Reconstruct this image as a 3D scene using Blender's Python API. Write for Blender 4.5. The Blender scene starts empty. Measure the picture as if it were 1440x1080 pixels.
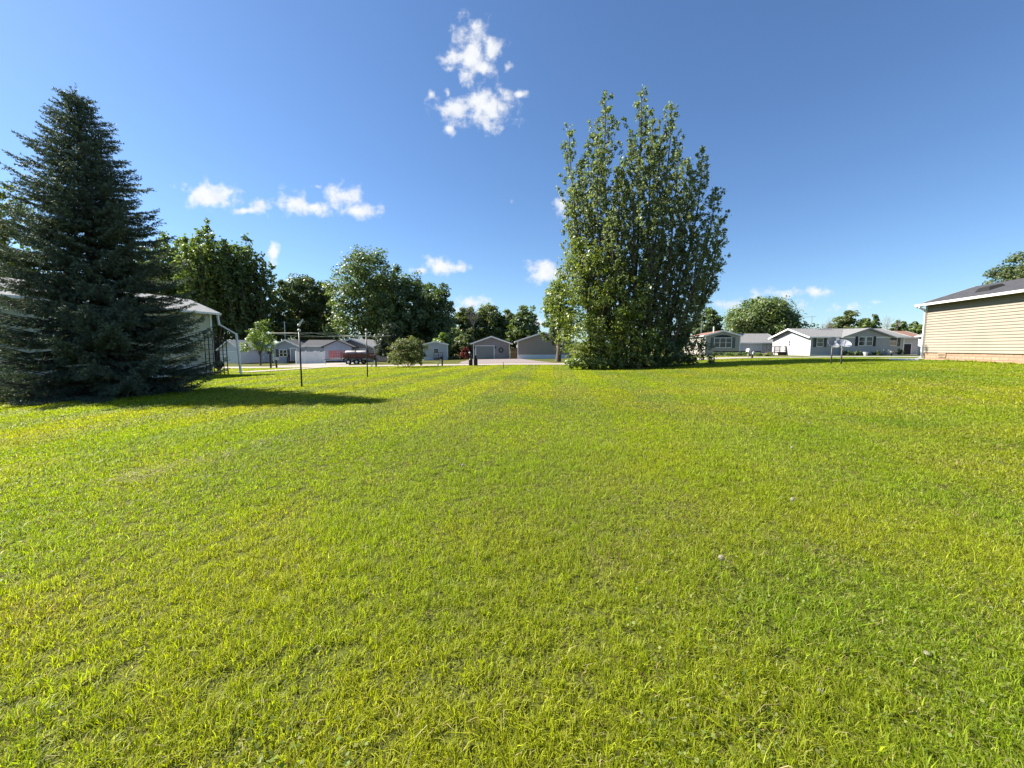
import bpy, math, random
import numpy as np
from mathutils import Vector
R = math.radians
rng = np.random.default_rng(7)
random.seed(7)
S = bpy.context.scene
COL = S.collection

# ------------------------------------------------------------------ camera
FPX = 555.0                      # focal length in photograph pixels (1440 wide)
PITCH = math.atan(51/FPX)
EYE = 1.32
cd = bpy.data.cameras.new('camera'); cam = bpy.data.objects.new('camera', cd); COL.objects.link(cam)
cd.sensor_width = 36; cd.lens = FPX/1440*36; cd.clip_start = 0.05; cd.clip_end = 6000
cam.location = (0, 0, EYE); cam.rotation_euler = (math.pi/2-PITCH, 0, 0)
S.camera = cam

# ------------------------------------------------------------------ light
SUN_EL, SUN_AZ = R(41.5), math.atan2(-0.966, 0.255)     # azimuth clockwise from +Y
SDIR = Vector((math.sin(SUN_AZ)*math.cos(SUN_EL), math.cos(SUN_AZ)*math.cos(SUN_EL), math.sin(SUN_EL)))
sl = bpy.data.lights.new('sun', 'SUN'); so = bpy.data.objects.new('sun', sl); COL.objects.link(so)
sl.energy = 5.0; sl.angle = R(0.53); sl.color = (1.0, 0.95, 0.86)
so.rotation_euler = SDIR.to_track_quat('Z', 'Y').to_euler(); so.location = (-30, 10, 40)
S.view_settings.view_transform = 'Standard'; S.view_settings.look = 'None'
S.view_settings.exposure = 1.45; S.view_settings.gamma = 1.0
S.cycles.max_bounces = 6; S.cycles.diffuse_bounces = 3; S.cycles.transmission_bounces = 4; S.cycles.transparent_max_bounces = 4
S.cycles.caustics_reflective = False; S.cycles.caustics_refractive = False

def pix_dir(px, py):
    u = (px-720)/FPX; v = (540-py)/FPX
    c, s = math.cos(PITCH), math.sin(PITCH)
    return Vector((u, v*s+c, v*c-s))
def P(px, py, Y):
    d = pix_dir(px, py)
    return Vector((0, 0, EYE)) + d*(Y/d.y)

def build_world():
    w = bpy.data.worlds.new('World'); S.world = w; w.use_nodes = True
    nt = w.node_tree; N = nt.nodes; L = nt.links; N.clear()
    def mth(op, a, b=None, c=None, clamp=False):
        n = N.new('ShaderNodeMath'); n.operation = op; n.use_clamp = clamp
        for i, q in enumerate((a, b, c)):
            if q is None: continue
            if isinstance(q, (int, float)): n.inputs[i].default_value = q
            else: L.new(q, n.inputs[i])
        return n.outputs[0]
    def vm(op, a, b):
        n = N.new('ShaderNodeVectorMath'); n.operation = op
        for i, q in enumerate((a, b)):
            if q is None: continue
            if isinstance(q, (tuple, list)): n.inputs[i].default_value = q
            else: L.new(q, n.inputs[i])
        return n
    sky = N.new('ShaderNodeTexSky'); sky.sky_type = 'NISHITA'; sky.sun_disc = False
    sky.sun_elevation = SUN_EL; sky.sun_rotation = SUN_AZ
    sky.altitude = 0; sky.air_density = 1.0; sky.dust_density = 0.3; sky.ozone_density = 2.2
    tint = N.new('ShaderNodeMix'); tint.data_type = 'RGBA'; tint.blend_type = 'MULTIPLY'; tint.inputs[0].default_value = 1
    L.new(sky.outputs[0], tint.inputs[6]); tint.inputs[7].default_value = (0.80, 1.0, 1.22, 1)
    tc = N.new('ShaderNodeTexCoord')
    sep = N.new('ShaderNodeSeparateXYZ'); L.new(tc.outputs['Generated'], sep.inputs[0])
    dy = mth('MAXIMUM', sep.outputs[1], 0.02)
    cmb = N.new('ShaderNodeCombineXYZ')
    L.new(mth('DIVIDE', sep.outputs[0], dy), cmb.inputs[0]); L.new(mth('DIVIDE', sep.outputs[2], dy), cmb.inputs[1])
    p = cmb.outputs[0]
    nz = N.new('ShaderNodeTexNoise'); nz.inputs['Scale'].default_value = 26; nz.inputs['Detail'].default_value = 9
    nz.inputs['Roughness'].default_value = 0.60; L.new(p, nz.inputs['Vector'])
    nz2 = N.new('ShaderNodeTexNoise'); nz2.inputs['Scale'].default_value = 30; nz2.inputs['Detail'].default_value = 5
    L.new(p, nz2.inputs['Vector'])
    blobs = [(664,73,19,34,1.0),(645,80,20,16,.8),(690,74,22,20,.75),(678,95,26,13,.8),(713,95,9,12,.5),(633,97,13,7,.5),(664,114,8,10,.5),
             (643,156,28,14,1),(683,152,30,19,1.1),(702,150,14,17,.8),(732,132,14,6,.6),(630,182,9,8,.7),(607,132,6,9,.5),(630,130,5,10,.5),
             (298,275,33,15,1.05),(274,274,18,8,.7),(370,288,16,12,.9),(345,296,22,5,.7),(416,287,24,14,.95),(442,291,24,10,.85),(484,277,25,15,.95),
             (507,297,26,9,1),(446,262,10,5,.7),(384,357,9,15,.9),(621,374,27,10,1),(592,380,16,5,.8),(648,377,14,6,.8),(766,382,20,12,1.1),
             (664,426,24,9,.9),(640,436,20,8,.6),(719,285,9,8,.02),(790,293,12,14,.8),(538,184,13,5,.1),(754,455,10,10,.8),
             (1094,411,34,8,.75),(1148,411,20,8,.75),(1066,421,26,8,.6),(1120,428,70,14,.3),(1025,428,46,16,.35),(1236,425,36,4,.25),(1185,432,70,12,.35)]
    m = None
    for (bx, by, rx, ry, s) in blobs:
        d = pix_dir(bx, by); c = (d.x/d.y, d.z/d.y, 0)
        q = vm('SUBTRACT', p, c); q = vm('MULTIPLY', q.outputs[0], (FPX/(rx*1.12), FPX/(ry*1.18), 0))
        ln = vm('LENGTH', q.outputs[0], None)
        v = mth('MULTIPLY_ADD', ln.outputs['Value'], -0.9, s*1.0+.16)
        m = v if m is None else mth('MAXIMUM', m, v)
    m = mth('MAXIMUM', m, -1.4)
    dens = mth('ADD', m, mth('MULTIPLY', mth('SUBTRACT', nz.outputs[0], 0.5), 3.0))
    mr = N.new('ShaderNodeMapRange'); mr.interpolation_type = 'SMOOTHSTEP'
    L.new(dens, mr.inputs[0]); mr.inputs[1].default_value = 0.0; mr.inputs[2].default_value = 1.05
    cm = N.new('ShaderNodeMix'); cm.data_type = 'RGBA'
    L.new(nz2.outputs[0], cm.inputs[0]); cm.inputs[6].default_value = (5.4, 5.7, 6.2, 1); cm.inputs[7].default_value = (8.3, 8.3, 8.3, 1)
    mx = N.new('ShaderNodeMix'); mx.data_type = 'RGBA'
    L.new(mth('MULTIPLY', mr.outputs[0], 0.94), mx.inputs[0]); L.new(tint.outputs[2], mx.inputs[6]); L.new(cm.outputs[2], mx.inputs[7])
    bg = N.new('ShaderNodeBackground'); bg.inputs[1].default_value = 0.052
    L.new(mx.outputs[2], bg.inputs[0])
    out = N.new('ShaderNodeOutputWorld'); L.new(bg.outputs[0], out.inputs[0])
build_world()

# ------------------------------------------------------------------ terrain
def sstep(t):
    t = np.clip(t, 0, 1); return t*t*(3-2*t)
def H(x, y):
    x = np.asarray(x, float); y = np.asarray(y, float)
    h = 0.012*np.clip(x, -25, 0) + 0.62*sstep((x-4)/18.)
    w = np.clip((y-20)/40., 0, 1.08)
    w = np.where(y < 20, 0, w)
    h = h - 0.45*w + 0.009*w*np.clip(x, -45, 12)
    h = h - 0.10*sstep((x-24)/8.)*np.clip((y-22)/6., 0, 1)
    return h
def Hs(x, y): return float(H(x, y))
def G(px, Y):
    """ground point seen in photograph column px at depth Y"""
    x = (px-720)/FPX*Y
    for _ in range(4):
        h = Hs(x, Y)
        py = 489 + (EYE-h)*FPX/Y
        d = pix_dir(px, py); x = d.x/d.y*Y
    return Vector((x, Y, Hs(x, Y)))
def topz(px, py, Y): return P(px, py, Y).z

# ------------------------------------------------------------------ materials
MATS = {}
def new_mat(name):
    m = bpy.data.materials.new(name); m.use_nodes = True
    nt = m.node_tree; b = nt.nodes['Principled BSDF']
    return m, nt, nt.nodes, nt.links, b
def pm(name, rgb, rough=0.6, var=0.18, scale=6.0, bump=0.0, bscale=40.0, metal=0.0, spec=0.4, siding=0.0, stretch=(1, 1, 1)):
    if name in MATS: return MATS[name]
    m, nt, N, L, b = new_mat(name)
    tc = N.new('ShaderNodeTexCoord'); mp = N.new('ShaderNodeMapping'); mp.inputs['Scale'].default_value = stretch
    L.new(tc.outputs['Object'], mp.inputs[0])
    nz = N.new('ShaderNodeTexNoise'); nz.inputs['Scale'].default_value = scale; nz.inputs['Detail'].default_value = 6; nz.inputs['Roughness'].default_value = 0.65
    L.new(mp.outputs[0], nz.inputs['Vector'])
    cr = N.new('ShaderNodeValToRGB'); cr.color_ramp.elements[0].position = 0.3; cr.color_ramp.elements[1].position = 0.7
    cr.color_ramp.elements[0].color = (*[c*(1-var) for c in rgb], 1); cr.color_ramp.elements[1].color = (*[min(1, c*(1+var)) for c in rgb], 1)
    L.new(nz.outputs[0], cr.inputs[0]); L.new(cr.outputs[0], b.inputs['Base Color'])
    b.inputs['Roughness'].default_value = rough; b.inputs['Metallic'].default_value = metal; b.inputs['Specular IOR Level'].default_value = spec
    if siding > 0:
        sp = N.new('ShaderNodeSeparateXYZ'); L.new(tc.outputs['Object'], sp.inputs[0])
        mu = N.new('ShaderNodeMath'); mu.operation = 'DIVIDE'; L.new(sp.outputs[2], mu.inputs[0]); mu.inputs[1].default_value = siding
        fr = N.new('ShaderNodeMath'); fr.operation = 'FRACT'; L.new(mu.outputs[0], fr.inputs[0])
        iv = N.new('ShaderNodeMath'); iv.operation = 'SUBTRACT'; iv.inputs[0].default_value = 1; L.new(fr.outputs[0], iv.inputs[1])
        bp = N.new('ShaderNodeBump'); bp.inputs['Strength'].default_value = 0.6; bp.inputs['Distance'].default_value = 0.015
        L.new(iv.outputs[0], bp.inputs['Height']); L.new(bp.outputs[0], b.inputs['Normal'])
    elif bump > 0:
        n2 = N.new('ShaderNodeTexNoise'); n2.inputs['Scale'].default_value = bscale; n2.inputs['Detail'].default_value = 5
        L.new(tc.outputs['Object'], n2.inputs['Vector'])
        bp = N.new('ShaderNodeBump'); bp.inputs['Strength'].default_value = bump; bp.inputs['Distance'].default_value = 0.02
        L.new(n2.outputs[0], bp.inputs['Height']); L.new(bp.outputs[0], b.inputs['Normal'])
    MATS[name] = m; return m
def leaf_mat(name, trans=0.35, tcol=(1.25, 1.35, 0.55), rough=0.45, spec=0.45):
    if name in MATS: return MATS[name]
    m, nt, N, L, b = new_mat(name)
    a = N.new('ShaderNodeVertexColor'); a.layer_name = 'tint'
    L.new(a.outputs[0], b.inputs['Base Color']); b.inputs['Roughness'].default_value = rough; b.inputs['Specular IOR Level'].default_value = spec
    mu = N.new('ShaderNodeMix'); mu.data_type = 'RGBA'; mu.blend_type = 'MULTIPLY'; mu.inputs[0].default_value = 1
    L.new(a.outputs[0], mu.inputs[6]); mu.inputs[7].default_value = (*tcol, 1)
    t = N.new('ShaderNodeBsdfTranslucent'); L.new(mu.outputs[2], t.inputs[0])
    mx = N.new('ShaderNodeMixShader'); mx.inputs[0].default_value = trans
    L.new(b.outputs[0], mx.inputs[1]); L.new(t.outputs[0], mx.inputs[2])
    L.new(mx.outputs[0], N['Material Output'].inputs[0])
    MATS[name] = m; return m
def lawn_mat():
    m, nt, N, L, b = new_mat('lawn_turf')
    tc = N.new('ShaderNodeTexCoord')
    def noise(sc, det=4):
        n = N.new('ShaderNodeTexNoise'); n.inputs['Scale'].default_value = sc; n.inputs['Detail'].default_value = det
        L.new(tc.outputs['Object'], n.inputs['Vector']); return n.outputs[0]
    cr = N.new('ShaderNodeValToRGB'); e = cr.color_ramp.elements
    e[0].position = 0.3; e[0].color = (0.055, 0.060, 0.016, 1); e[1].position = 0.72; e[1].color = (0.14, 0.145, 0.032, 1)
    L.new(noise(14, 9), cr.inputs[0])
    c2 = N.new('ShaderNodeValToRGB'); e = c2.color_ramp.elements
    e[0].position = 0.35; e[0].color = (0.8, 0.9, 0.8, 1); e[1].position = 0.7; e[1].color = (1.2, 1.05, 1.0, 1)
    L.new(noise(0.25, 5), c2.inputs[0])
    mu = N.new('ShaderNodeMix'); mu.data_type = 'RGBA'; mu.blend_type = 'MULTIPLY'; mu.inputs[0].default_value = 1
    L.new(cr.outputs[0], mu.inputs[6]); L.new(c2.outputs[0], mu.inputs[7]); L.new(mu.outputs[2], b.inputs['Base Color'])
    b.inputs['Roughness'].default_value = 0.9; b.inputs['Specular IOR Level'].default_value = 0.1
    bp = N.new('ShaderNodeBump'); bp.inputs['Strength'].default_value = 1; bp.inputs['Distance'].default_value = 0.06
    L.new(noise(22, 8), bp.inputs['Height']); L.new(bp.outputs[0], b.inputs['Normal'])
    return m
def brick_mat(name, c1, c2, mortar, w, h, rough=0.85, msize=0.012, flip=False):
    m, nt, N, L, b = new_mat(name)
    tc = N.new('ShaderNodeTexCoord'); sp = N.new('ShaderNodeSeparateXYZ'); L.new(tc.outputs['Object'], sp.inputs[0])
    cb = N.new('ShaderNodeCombineXYZ')
    ad = N.new('ShaderNodeMath'); ad.operation = 'ADD'; L.new(sp.outputs[0], ad.inputs[0]); L.new(sp.outputs[1], ad.inputs[1])
    if flip: L.new(sp.outputs[1], cb.inputs[0]); L.new(sp.outputs[0], cb.inputs[1])
    else: L.new(ad.outputs[0], cb.inputs[0]); L.new(sp.outputs[2], cb.inputs[1])
    br = N.new('ShaderNodeTexBrick'); L.new(cb.outputs[0], br.inputs['Vector'])
    br.inputs['Color1'].default_value = (*c1, 1); br.inputs['Color2'].default_value = (*c2, 1); br.inputs['Mortar'].default_value = (*mortar, 1)
    br.inputs['Scale'].default_value = 1; br.inputs['Mortar Size'].default_value = msize; br.inputs['Brick Width'].default_value = w; br.inputs['Row Height'].default_value = h
    nz = N.new('ShaderNodeTexNoise'); nz.inputs['Scale'].default_value = 9; nz.inputs['Detail'].default_value = 6; L.new(tc.outputs['Object'], nz.inputs['Vector'])
    cr = N.new('ShaderNodeValToRGB'); cr.color_ramp.elements[0].color = (.72, .72, .72, 1); cr.color_ramp.elements[1].color = (1.2, 1.2, 1.2, 1)
    L.new(nz.outputs[0], cr.inputs[0])
    mu = N.new('ShaderNodeMix'); mu.data_type = 'RGBA'; mu.blend_type = 'MULTIPLY'; mu.inputs[0].default_value = 1
    L.new(br.outputs[0], mu.inputs[6]); L.new(cr.outputs[0], mu.inputs[7]); L.new(mu.outputs[2], b.inputs['Base Color'])
    b.inputs['Roughness'].default_value = rough
    bp = N.new('ShaderNodeBump'); bp.inputs['Strength'].default_value = 0.5; bp.inputs['Distance'].default_value = 0.01; bp.invert = True
    L.new(br.outputs['Fac'], bp.inputs['Height']); L.new(bp.outputs[0], b.inputs['Normal'])
    return m

WHITE = pm('white_vinyl_trim', (0.78, 0.78, 0.76), 0.45, 0.05, 3)
BLACKM = pm('black_painted_metal', (0.012, 0.012, 0.013), 0.4, 0.3, 20)
DARKWOOD = pm('dark_weathered_wood', (0.07, 0.04, 0.028), 0.8, 0.4, 8, 0.5, 60, stretch=(1, 1, 6))
GLASS = pm('dark_window_glass', (0.012, 0.016, 0.02), 0.08, 0.3, 2, spec=0.7)
BARK = pm('grey_brown_bark', (0.10, 0.075, 0.055), 0.9, 0.35, 6, 0.8, 18, stretch=(1, 1, .2))
STEEL = pm('galvanised_steel', (0.42, 0.43, 0.44), 0.4, 0.15, 10, metal=0.7)
TYRE = pm('black_rubber', (0.015, 0.015, 0.015), 0.75, 0.2, 10)
SHUT_BLACK = pm('black_shutter_vinyl', (0.008, 0.009, 0.011), 0.6, 0.15, 4)
SHUT_GREEN = pm('teal_shutter_vinyl', (0.03, 0.075, 0.07), 0.5, 0.15, 4)
def shingle(name, rgb): return pm(name, rgb, 0.9, 0.28, 5, 0.6, 30, stretch=(1, 1, 1))
R_DARK = shingle('charcoal_shingles', (0.050, 0.049, 0.054))
R_GREY = shingle('grey_shingles', (0.19, 0.185, 0.18))
R_LIGHT = shingle('pale_grey_shingles', (0.26, 0.26, 0.245))
R_BROWN = shingle('reddish_brown_shingles', (0.22, 0.12, 0.085))

# ------------------------------------------------------------------ mesh helpers
class MB:
    def __init__(s): s.v = []; s.f = []
    def poly(s, pts):
        i = len(s.v); s.v += [tuple(p) for p in pts]; s.f.append(tuple(range(i, i+len(pts)))); return s
    def hexa(s, a):
        i = len(s.v); s.v += [tuple(p) for p in a]
        for q in ((3, 2, 1, 0), (4, 5, 6, 7), (0, 1, 5, 4), (1, 2, 6, 5), (2, 3, 7, 6), (3, 0, 4, 7)): s.f.append(tuple(i+k for k in q))
        return s
    def box(s, x0, x1, y0, y1, z0, z1):
        return s.hexa([(x0, y0, z0), (x1, y0, z0), (x1, y1, z0), (x0, y1, z0), (x0, y0, z1), (x1, y0, z1), (x1, y1, z1), (x0, y1, z1)])
    def bar(s, p, q, w, h=None, up=(0, 0, 1)):
        h = h or w; p = Vector(p); q = Vector(q); d = (q-p).normalized(); u = Vector(up)
        if abs(d.dot(u)) > 0.98: u = Vector((0, 1, 0))
        a = d.cross(u).normalized()*(w/2); b = a.cross(d).normalized()*(h/2)
        return s.hexa([p-a-b, p+a-b, p+a+b, p-a+b, q-a-b, q+a-b, q+a+b, q-a+b])
    def tube(s, pts, rad, n=8, cap=True):
        pts = [Vector(p) for p in pts]
        if not isinstance(rad, (list, tuple)): rad = [rad]*len(pts)
        rings = []
        for k, p in enumerate(pts):
            d = (pts[min(k+1, len(pts)-1)]-pts[max(k-1, 0)])
            d = d.normalized() if d.length > 1e-9 else Vector((0, 0, 1))
            u = Vector((1, 0, 0)) if abs(d.x) < 0.8 else Vector((0, 1, 0))
            a = d.cross(u).normalized(); b = d.cross(a).normalized()
            i = len(s.v)
            for j in range(n):
                t = 2*math.pi*j/n; s.v.append(tuple(p+(a*math.cos(t)+b*math.sin(t))*rad[k]))
            rings.append(i)
        for k in range(len(pts)-1):
            for j in range(n):
                s.f.append((rings[k]+j, rings[k]+(j+1) % n, rings[k+1]+(j+1) % n, rings[k+1]+j))
        if cap:
            s.f.append(tuple(rings[0]+j for j in range(n-1, -1, -1))); s.f.append(tuple(rings[-1]+j for j in range(n)))
        return s
    def lathe(s, prof, c=(0, 0, 0), axis=(0, 0, 1), n=16):
        ax = Vector(axis).normalized(); u = Vector((1, 0, 0)) if abs(ax.x) < 0.8 else Vector((0, 1, 0))
        a = ax.cross(u).normalized(); b = ax.cross(a); c = Vector(c); rings = []
        for (r, z) in prof:
            i = len(s.v)
            for j in range(n):
                t = 2*math.pi*j/n; s.v.append(tuple(c+ax*z+(a*math.cos(t)+b*math.sin(t))*r))
            rings.append(i)
        for k in range(len(prof)-1):
            for j in range(n): s.f.append((rings[k]+j, rings[k]+(j+1) % n, rings[k+1]+(j+1) % n, rings[k+1]+j))
        return s
    def ball(s, c, r, n=10):
        return s.lathe([(r*math.sin(math.pi*k/n)+1e-4, -r*math.cos(math.pi*k/n)) for k in range(n+1)], c, n=12)
    def extrude(s, prof, axis, t0, t1):
        """prof = list of 2-D points (a, z); axis 'x' -> a is y; axis 'y' -> a is x"""
        mk = (lambda a, z, t: (t, a, z)) if axis == 'x' else (lambda a, z, t: (a, t, z))
        i = len(s.v); n = len(prof)
        s.v += [mk(a, z, t0) for a, z in prof]+[mk(a, z, t1) for a, z in prof]
        s.f.append(tuple(i+k for k in range(n))); s.f.append(tuple(i+n+k for k in range(n-1, -1, -1)))
        for k in range(n): s.f.append((i+(k+1) % n, i+k, i+n+k, i+n+(k+1) % n))
        return s
    def build_each(s, name, mat, parent=None, smooth=False):
        par = list(range(len(s.v)))
        def find(i):
            while par[i] != i: par[i] = par[par[i]]; i = par[i]
            return i
        for f in s.f:
            for k in f[1:]: par[find(k)] = find(f[0])
        gr = {}
        for f in s.f: gr.setdefault(find(f[0]), []).append(f)
        for fs in gr.values():
            ids = sorted({i for f in fs for i in f}); mp = {i: k for k, i in enumerate(ids)}
            m = MB(); m.v = [s.v[i] for i in ids]; m.f = [tuple(mp[i] for i in f) for f in fs]; m.build(name, mat, parent, smooth)
    def build(s, name, mat, parent=None, smooth=False, bevel=0):
        me = bpy.data.meshes.new(name); me.from_pydata(s.v, [], s.f); me.update()
        import bmesh
        bm = bmesh.new(); bm.from_mesh(me); bmesh.ops.recalc_face_normals(bm, faces=bm.faces)
        if bevel: bmesh.ops.bevel(bm, geom=list(bm.edges), offset=bevel, segments=1, affect='EDGES')
        bm.to_mesh(me); bm.free()
        me.materials.append(mat)
        if smooth: me.polygons.foreach_set('use_smooth', [True]*len(me.polygons))
        o = bpy.data.objects.new(name, me); COL.objects.link(o)
        if parent: o.parent = parent
        return o
def thing(name, label, cat, loc=(0, 0, 0), yaw=0, group=None):
    o = bpy.data.objects.new(name, None); COL.objects.link(o); o.empty_display_size = .2
    o.location = loc; o.rotation_euler = (0, 0, yaw); o['label'] = label; o['category'] = cat
    if group: o['group'] = group
    return o
def tag(o, label=None, cat=None, group=None, kind=None):
    for k, v in (('label', label), ('category', cat), ('group', group), ('kind', kind)):
        if v: o[k] = v
    return o
def raw_mesh(name, v, loops, starts, totals, mat, parent=None, tint=None, smooth=False):
    me = bpy.data.meshes.new(name)
    me.vertices.add(len(v)); me.vertices.foreach_set('co', np.ascontiguousarray(v, np.float32).ravel())
    me.loops.add(len(loops)); me.loops.foreach_set('vertex_index', np.ascontiguousarray(loops, np.int32))
    me.polygons.add(len(starts)); me.polygons.foreach_set('loop_start', np.ascontiguousarray(starts, np.int32))
    try: me.polygons.foreach_set('loop_total', np.ascontiguousarray(totals, np.int32))
    except Exception: pass
    if smooth: me.polygons.foreach_set('use_smooth', np.ones(len(starts), bool))
    me.update(calc_edges=True)
    if tint is not None:
        a = me.color_attributes.new('tint', 'FLOAT_COLOR', 'POINT')
        c = np.ones((len(v), 4), np.float32); c[:, :3] = tint; a.data.foreach_set('color', c.ravel())
    me.materials.append(mat)
    o = bpy.data.objects.new(name, me); COL.objects.link(o)
    if parent: o.parent = parent
    return o
def unit(a): return a/np.maximum(np.linalg.norm(a, axis=-1, keepdims=True), 1e-9)
def leaf_quads(c, nrm, size, aspect=0.7, fold=0.25, axis=None):
    """kite-shaped folded leaves: 4 vertices, one quad each"""
    n = len(c); nrm = unit(nrm)
    if axis is None: axis = rng.normal(size=(n, 3))
    a = unit(axis-(axis*nrm).sum(1, keepdims=True)*nrm); b = np.cross(nrm, a)
    s = size[:, None]
    v = np.empty((n, 4, 3))
    v[:, 0] = c-a*s*0.5; v[:, 2] = c+a*s*0.5
    v[:, 1] = c+b*s*0.5*aspect+nrm*s*fold*0.5-a*s*0.08; v[:, 3] = c-b*s*0.5*aspect+nrm*s*fold*0.5-a*s*0.08
    return v.reshape(-1, 3)
def quads_mesh(name, v, mat, parent, tint):
    n = len(v)//4
    return raw_mesh(name, v, np.arange(n*4), np.arange(n)*4, np.full(n, 4), mat, parent, np.repeat(tint, 4, axis=0))
def tints(n, pal, jit=0.18):
    pal = np.array(pal); k = rng.integers(0, len(pal), n); w = rng.random((n, 1)); k2 = rng.integers(0, len(pal), n)
    c = pal[k]*(1-w*.5)+pal[k2]*w*.5
    return np.clip(c*(1+rng.normal(0, jit, (n, 1))), 0.004, 0.9)

# ------------------------------------------------------------------ the setting
def build_ground():
    xs = np.unique(np.concatenate([[-3000, -1200, -600, -300, -160], np.arange(-110, -45, 5), np.arange(-45, 45.1, 1.0), np.arange(50, 115, 5), [160, 300, 600, 1200, 3000]]))
    ys = np.unique(np.concatenate([[-300, -100, -40, -15], np.arange(-5, 75.1, 1.0), np.arange(80, 160, 8), [200, 300, 600, 1200, 4000]]))
    X, Y = np.meshgrid(xs, ys); V = np.stack([X, Y, H(X, Y)], -1).reshape(-1, 3)
    nx, ny = len(xs), len(ys)
    i = (np.arange(ny-1)[:, None]*nx+np.arange(nx-1)[None]).ravel()
    F = np.stack([i, i+1, i+1+nx, i+nx], 1)
    o = raw_mesh('ground', V, F.ravel(), np.arange(len(F))*4, np.full(len(F), 4), lawn_mat(), smooth=True)
    tag(o, kind='structure')
build_ground()

def strip(name, mat, edge_a, edge_b, lift, n=60, kind='structure', thick=0.0):
    """a sheet between two polylines (lists of (x,y)), draped on the terrain"""
    def samp(e):
        e = np.array(e, float); d = np.concatenate([[0], np.cumsum(np.linalg.norm(np.diff(e, axis=0), axis=1))])
        t = np.linspace(0, d[-1], n); return np.stack([np.interp(t, d, e[:, 0]), np.interp(t, d, e[:, 1])], 1)
    A, B = samp(edge_a), samp(edge_b); m = 6
    V = []
    for k in range(n):
        for j in range(m):
            q = A[k]*(1-j/(m-1))+B[k]*j/(m-1); V.append((q[0], q[1], Hs(q[0], q[1])+lift))
    F = [(k*m+j, k*m+j+1, (k+1)*m+j+1, (k+1)*m+j) for k in range(n-1) for j in range(m-1)]
    F = np.array(F)
    o = raw_mesh(name, np.array(V), F.ravel(), np.arange(len(F))*4, np.full(len(F), 4), mat)
    return tag(o, kind=kind)
CONC = pm('pale_concrete', (0.33, 0.285, 0.235), 0.85, 0.14, 1.5, 0.3, 60)
GRAVEL = pm('pinkish_gravel', (0.22, 0.175, 0.16), 0.95, 0.25, 3, 0.8, 25)
GREYGR = pm('grey_gravel', (0.30, 0.30, 0.27), 0.95, 0.25, 3, 0.8, 25)
ROAD_N = [(-90, 41), (-45, 37.6), (-24, 35.9), (-9, 34.6), (0, 33.9), (10, 32.9), (20, 31.2), (30, 29.4), (60, 24.5), (90, 20)]
ROAD_F = [(-90, 46.2), (-45, 42.6), (-24, 40.6), (-9, 39.2), (0, 38.3), (10, 37.2), (20, 35.6), (30, 34.0), (60, 29.2), (90, 24.6)]
strip('road', CONC, ROAD_N, ROAD_F, 0.035, 160)
strip('driveway', CONC, [(-24.8, 40.6), (-27.5, 47), (-30, 59)], [(-16.5, 40.0), (-19.5, 47), (-22.3, 62)], 0.045, 40)
strip('gravel_driveway', GRAVEL, [(-5.2, 38.9), (-6.2, 48), (-6.8, 64.9)], [(4.2, 38.2), (3.0, 47), (1.5, 62)], 0.05, 40)
strip('gravel_area', GREYGR, [(30, 41), (38, 40.0), (50, 38.0)], [(36, 46.5), (44, 46.2), (58, 44.8)], 0.05, 30)
strip('concrete_path', CONC, [(-18.6, 26.4), (-17.8, 31), (-17.4, 36.2)], [(-16.9, 25.6), (-16.2, 31), (-16.0, 36.0)], 0.04, 30)
strip('distant_garage_floor', CONC, [(64, 62), (66, 69)], [(74, 60), (77, 68)], 0.05, 10)

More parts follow.
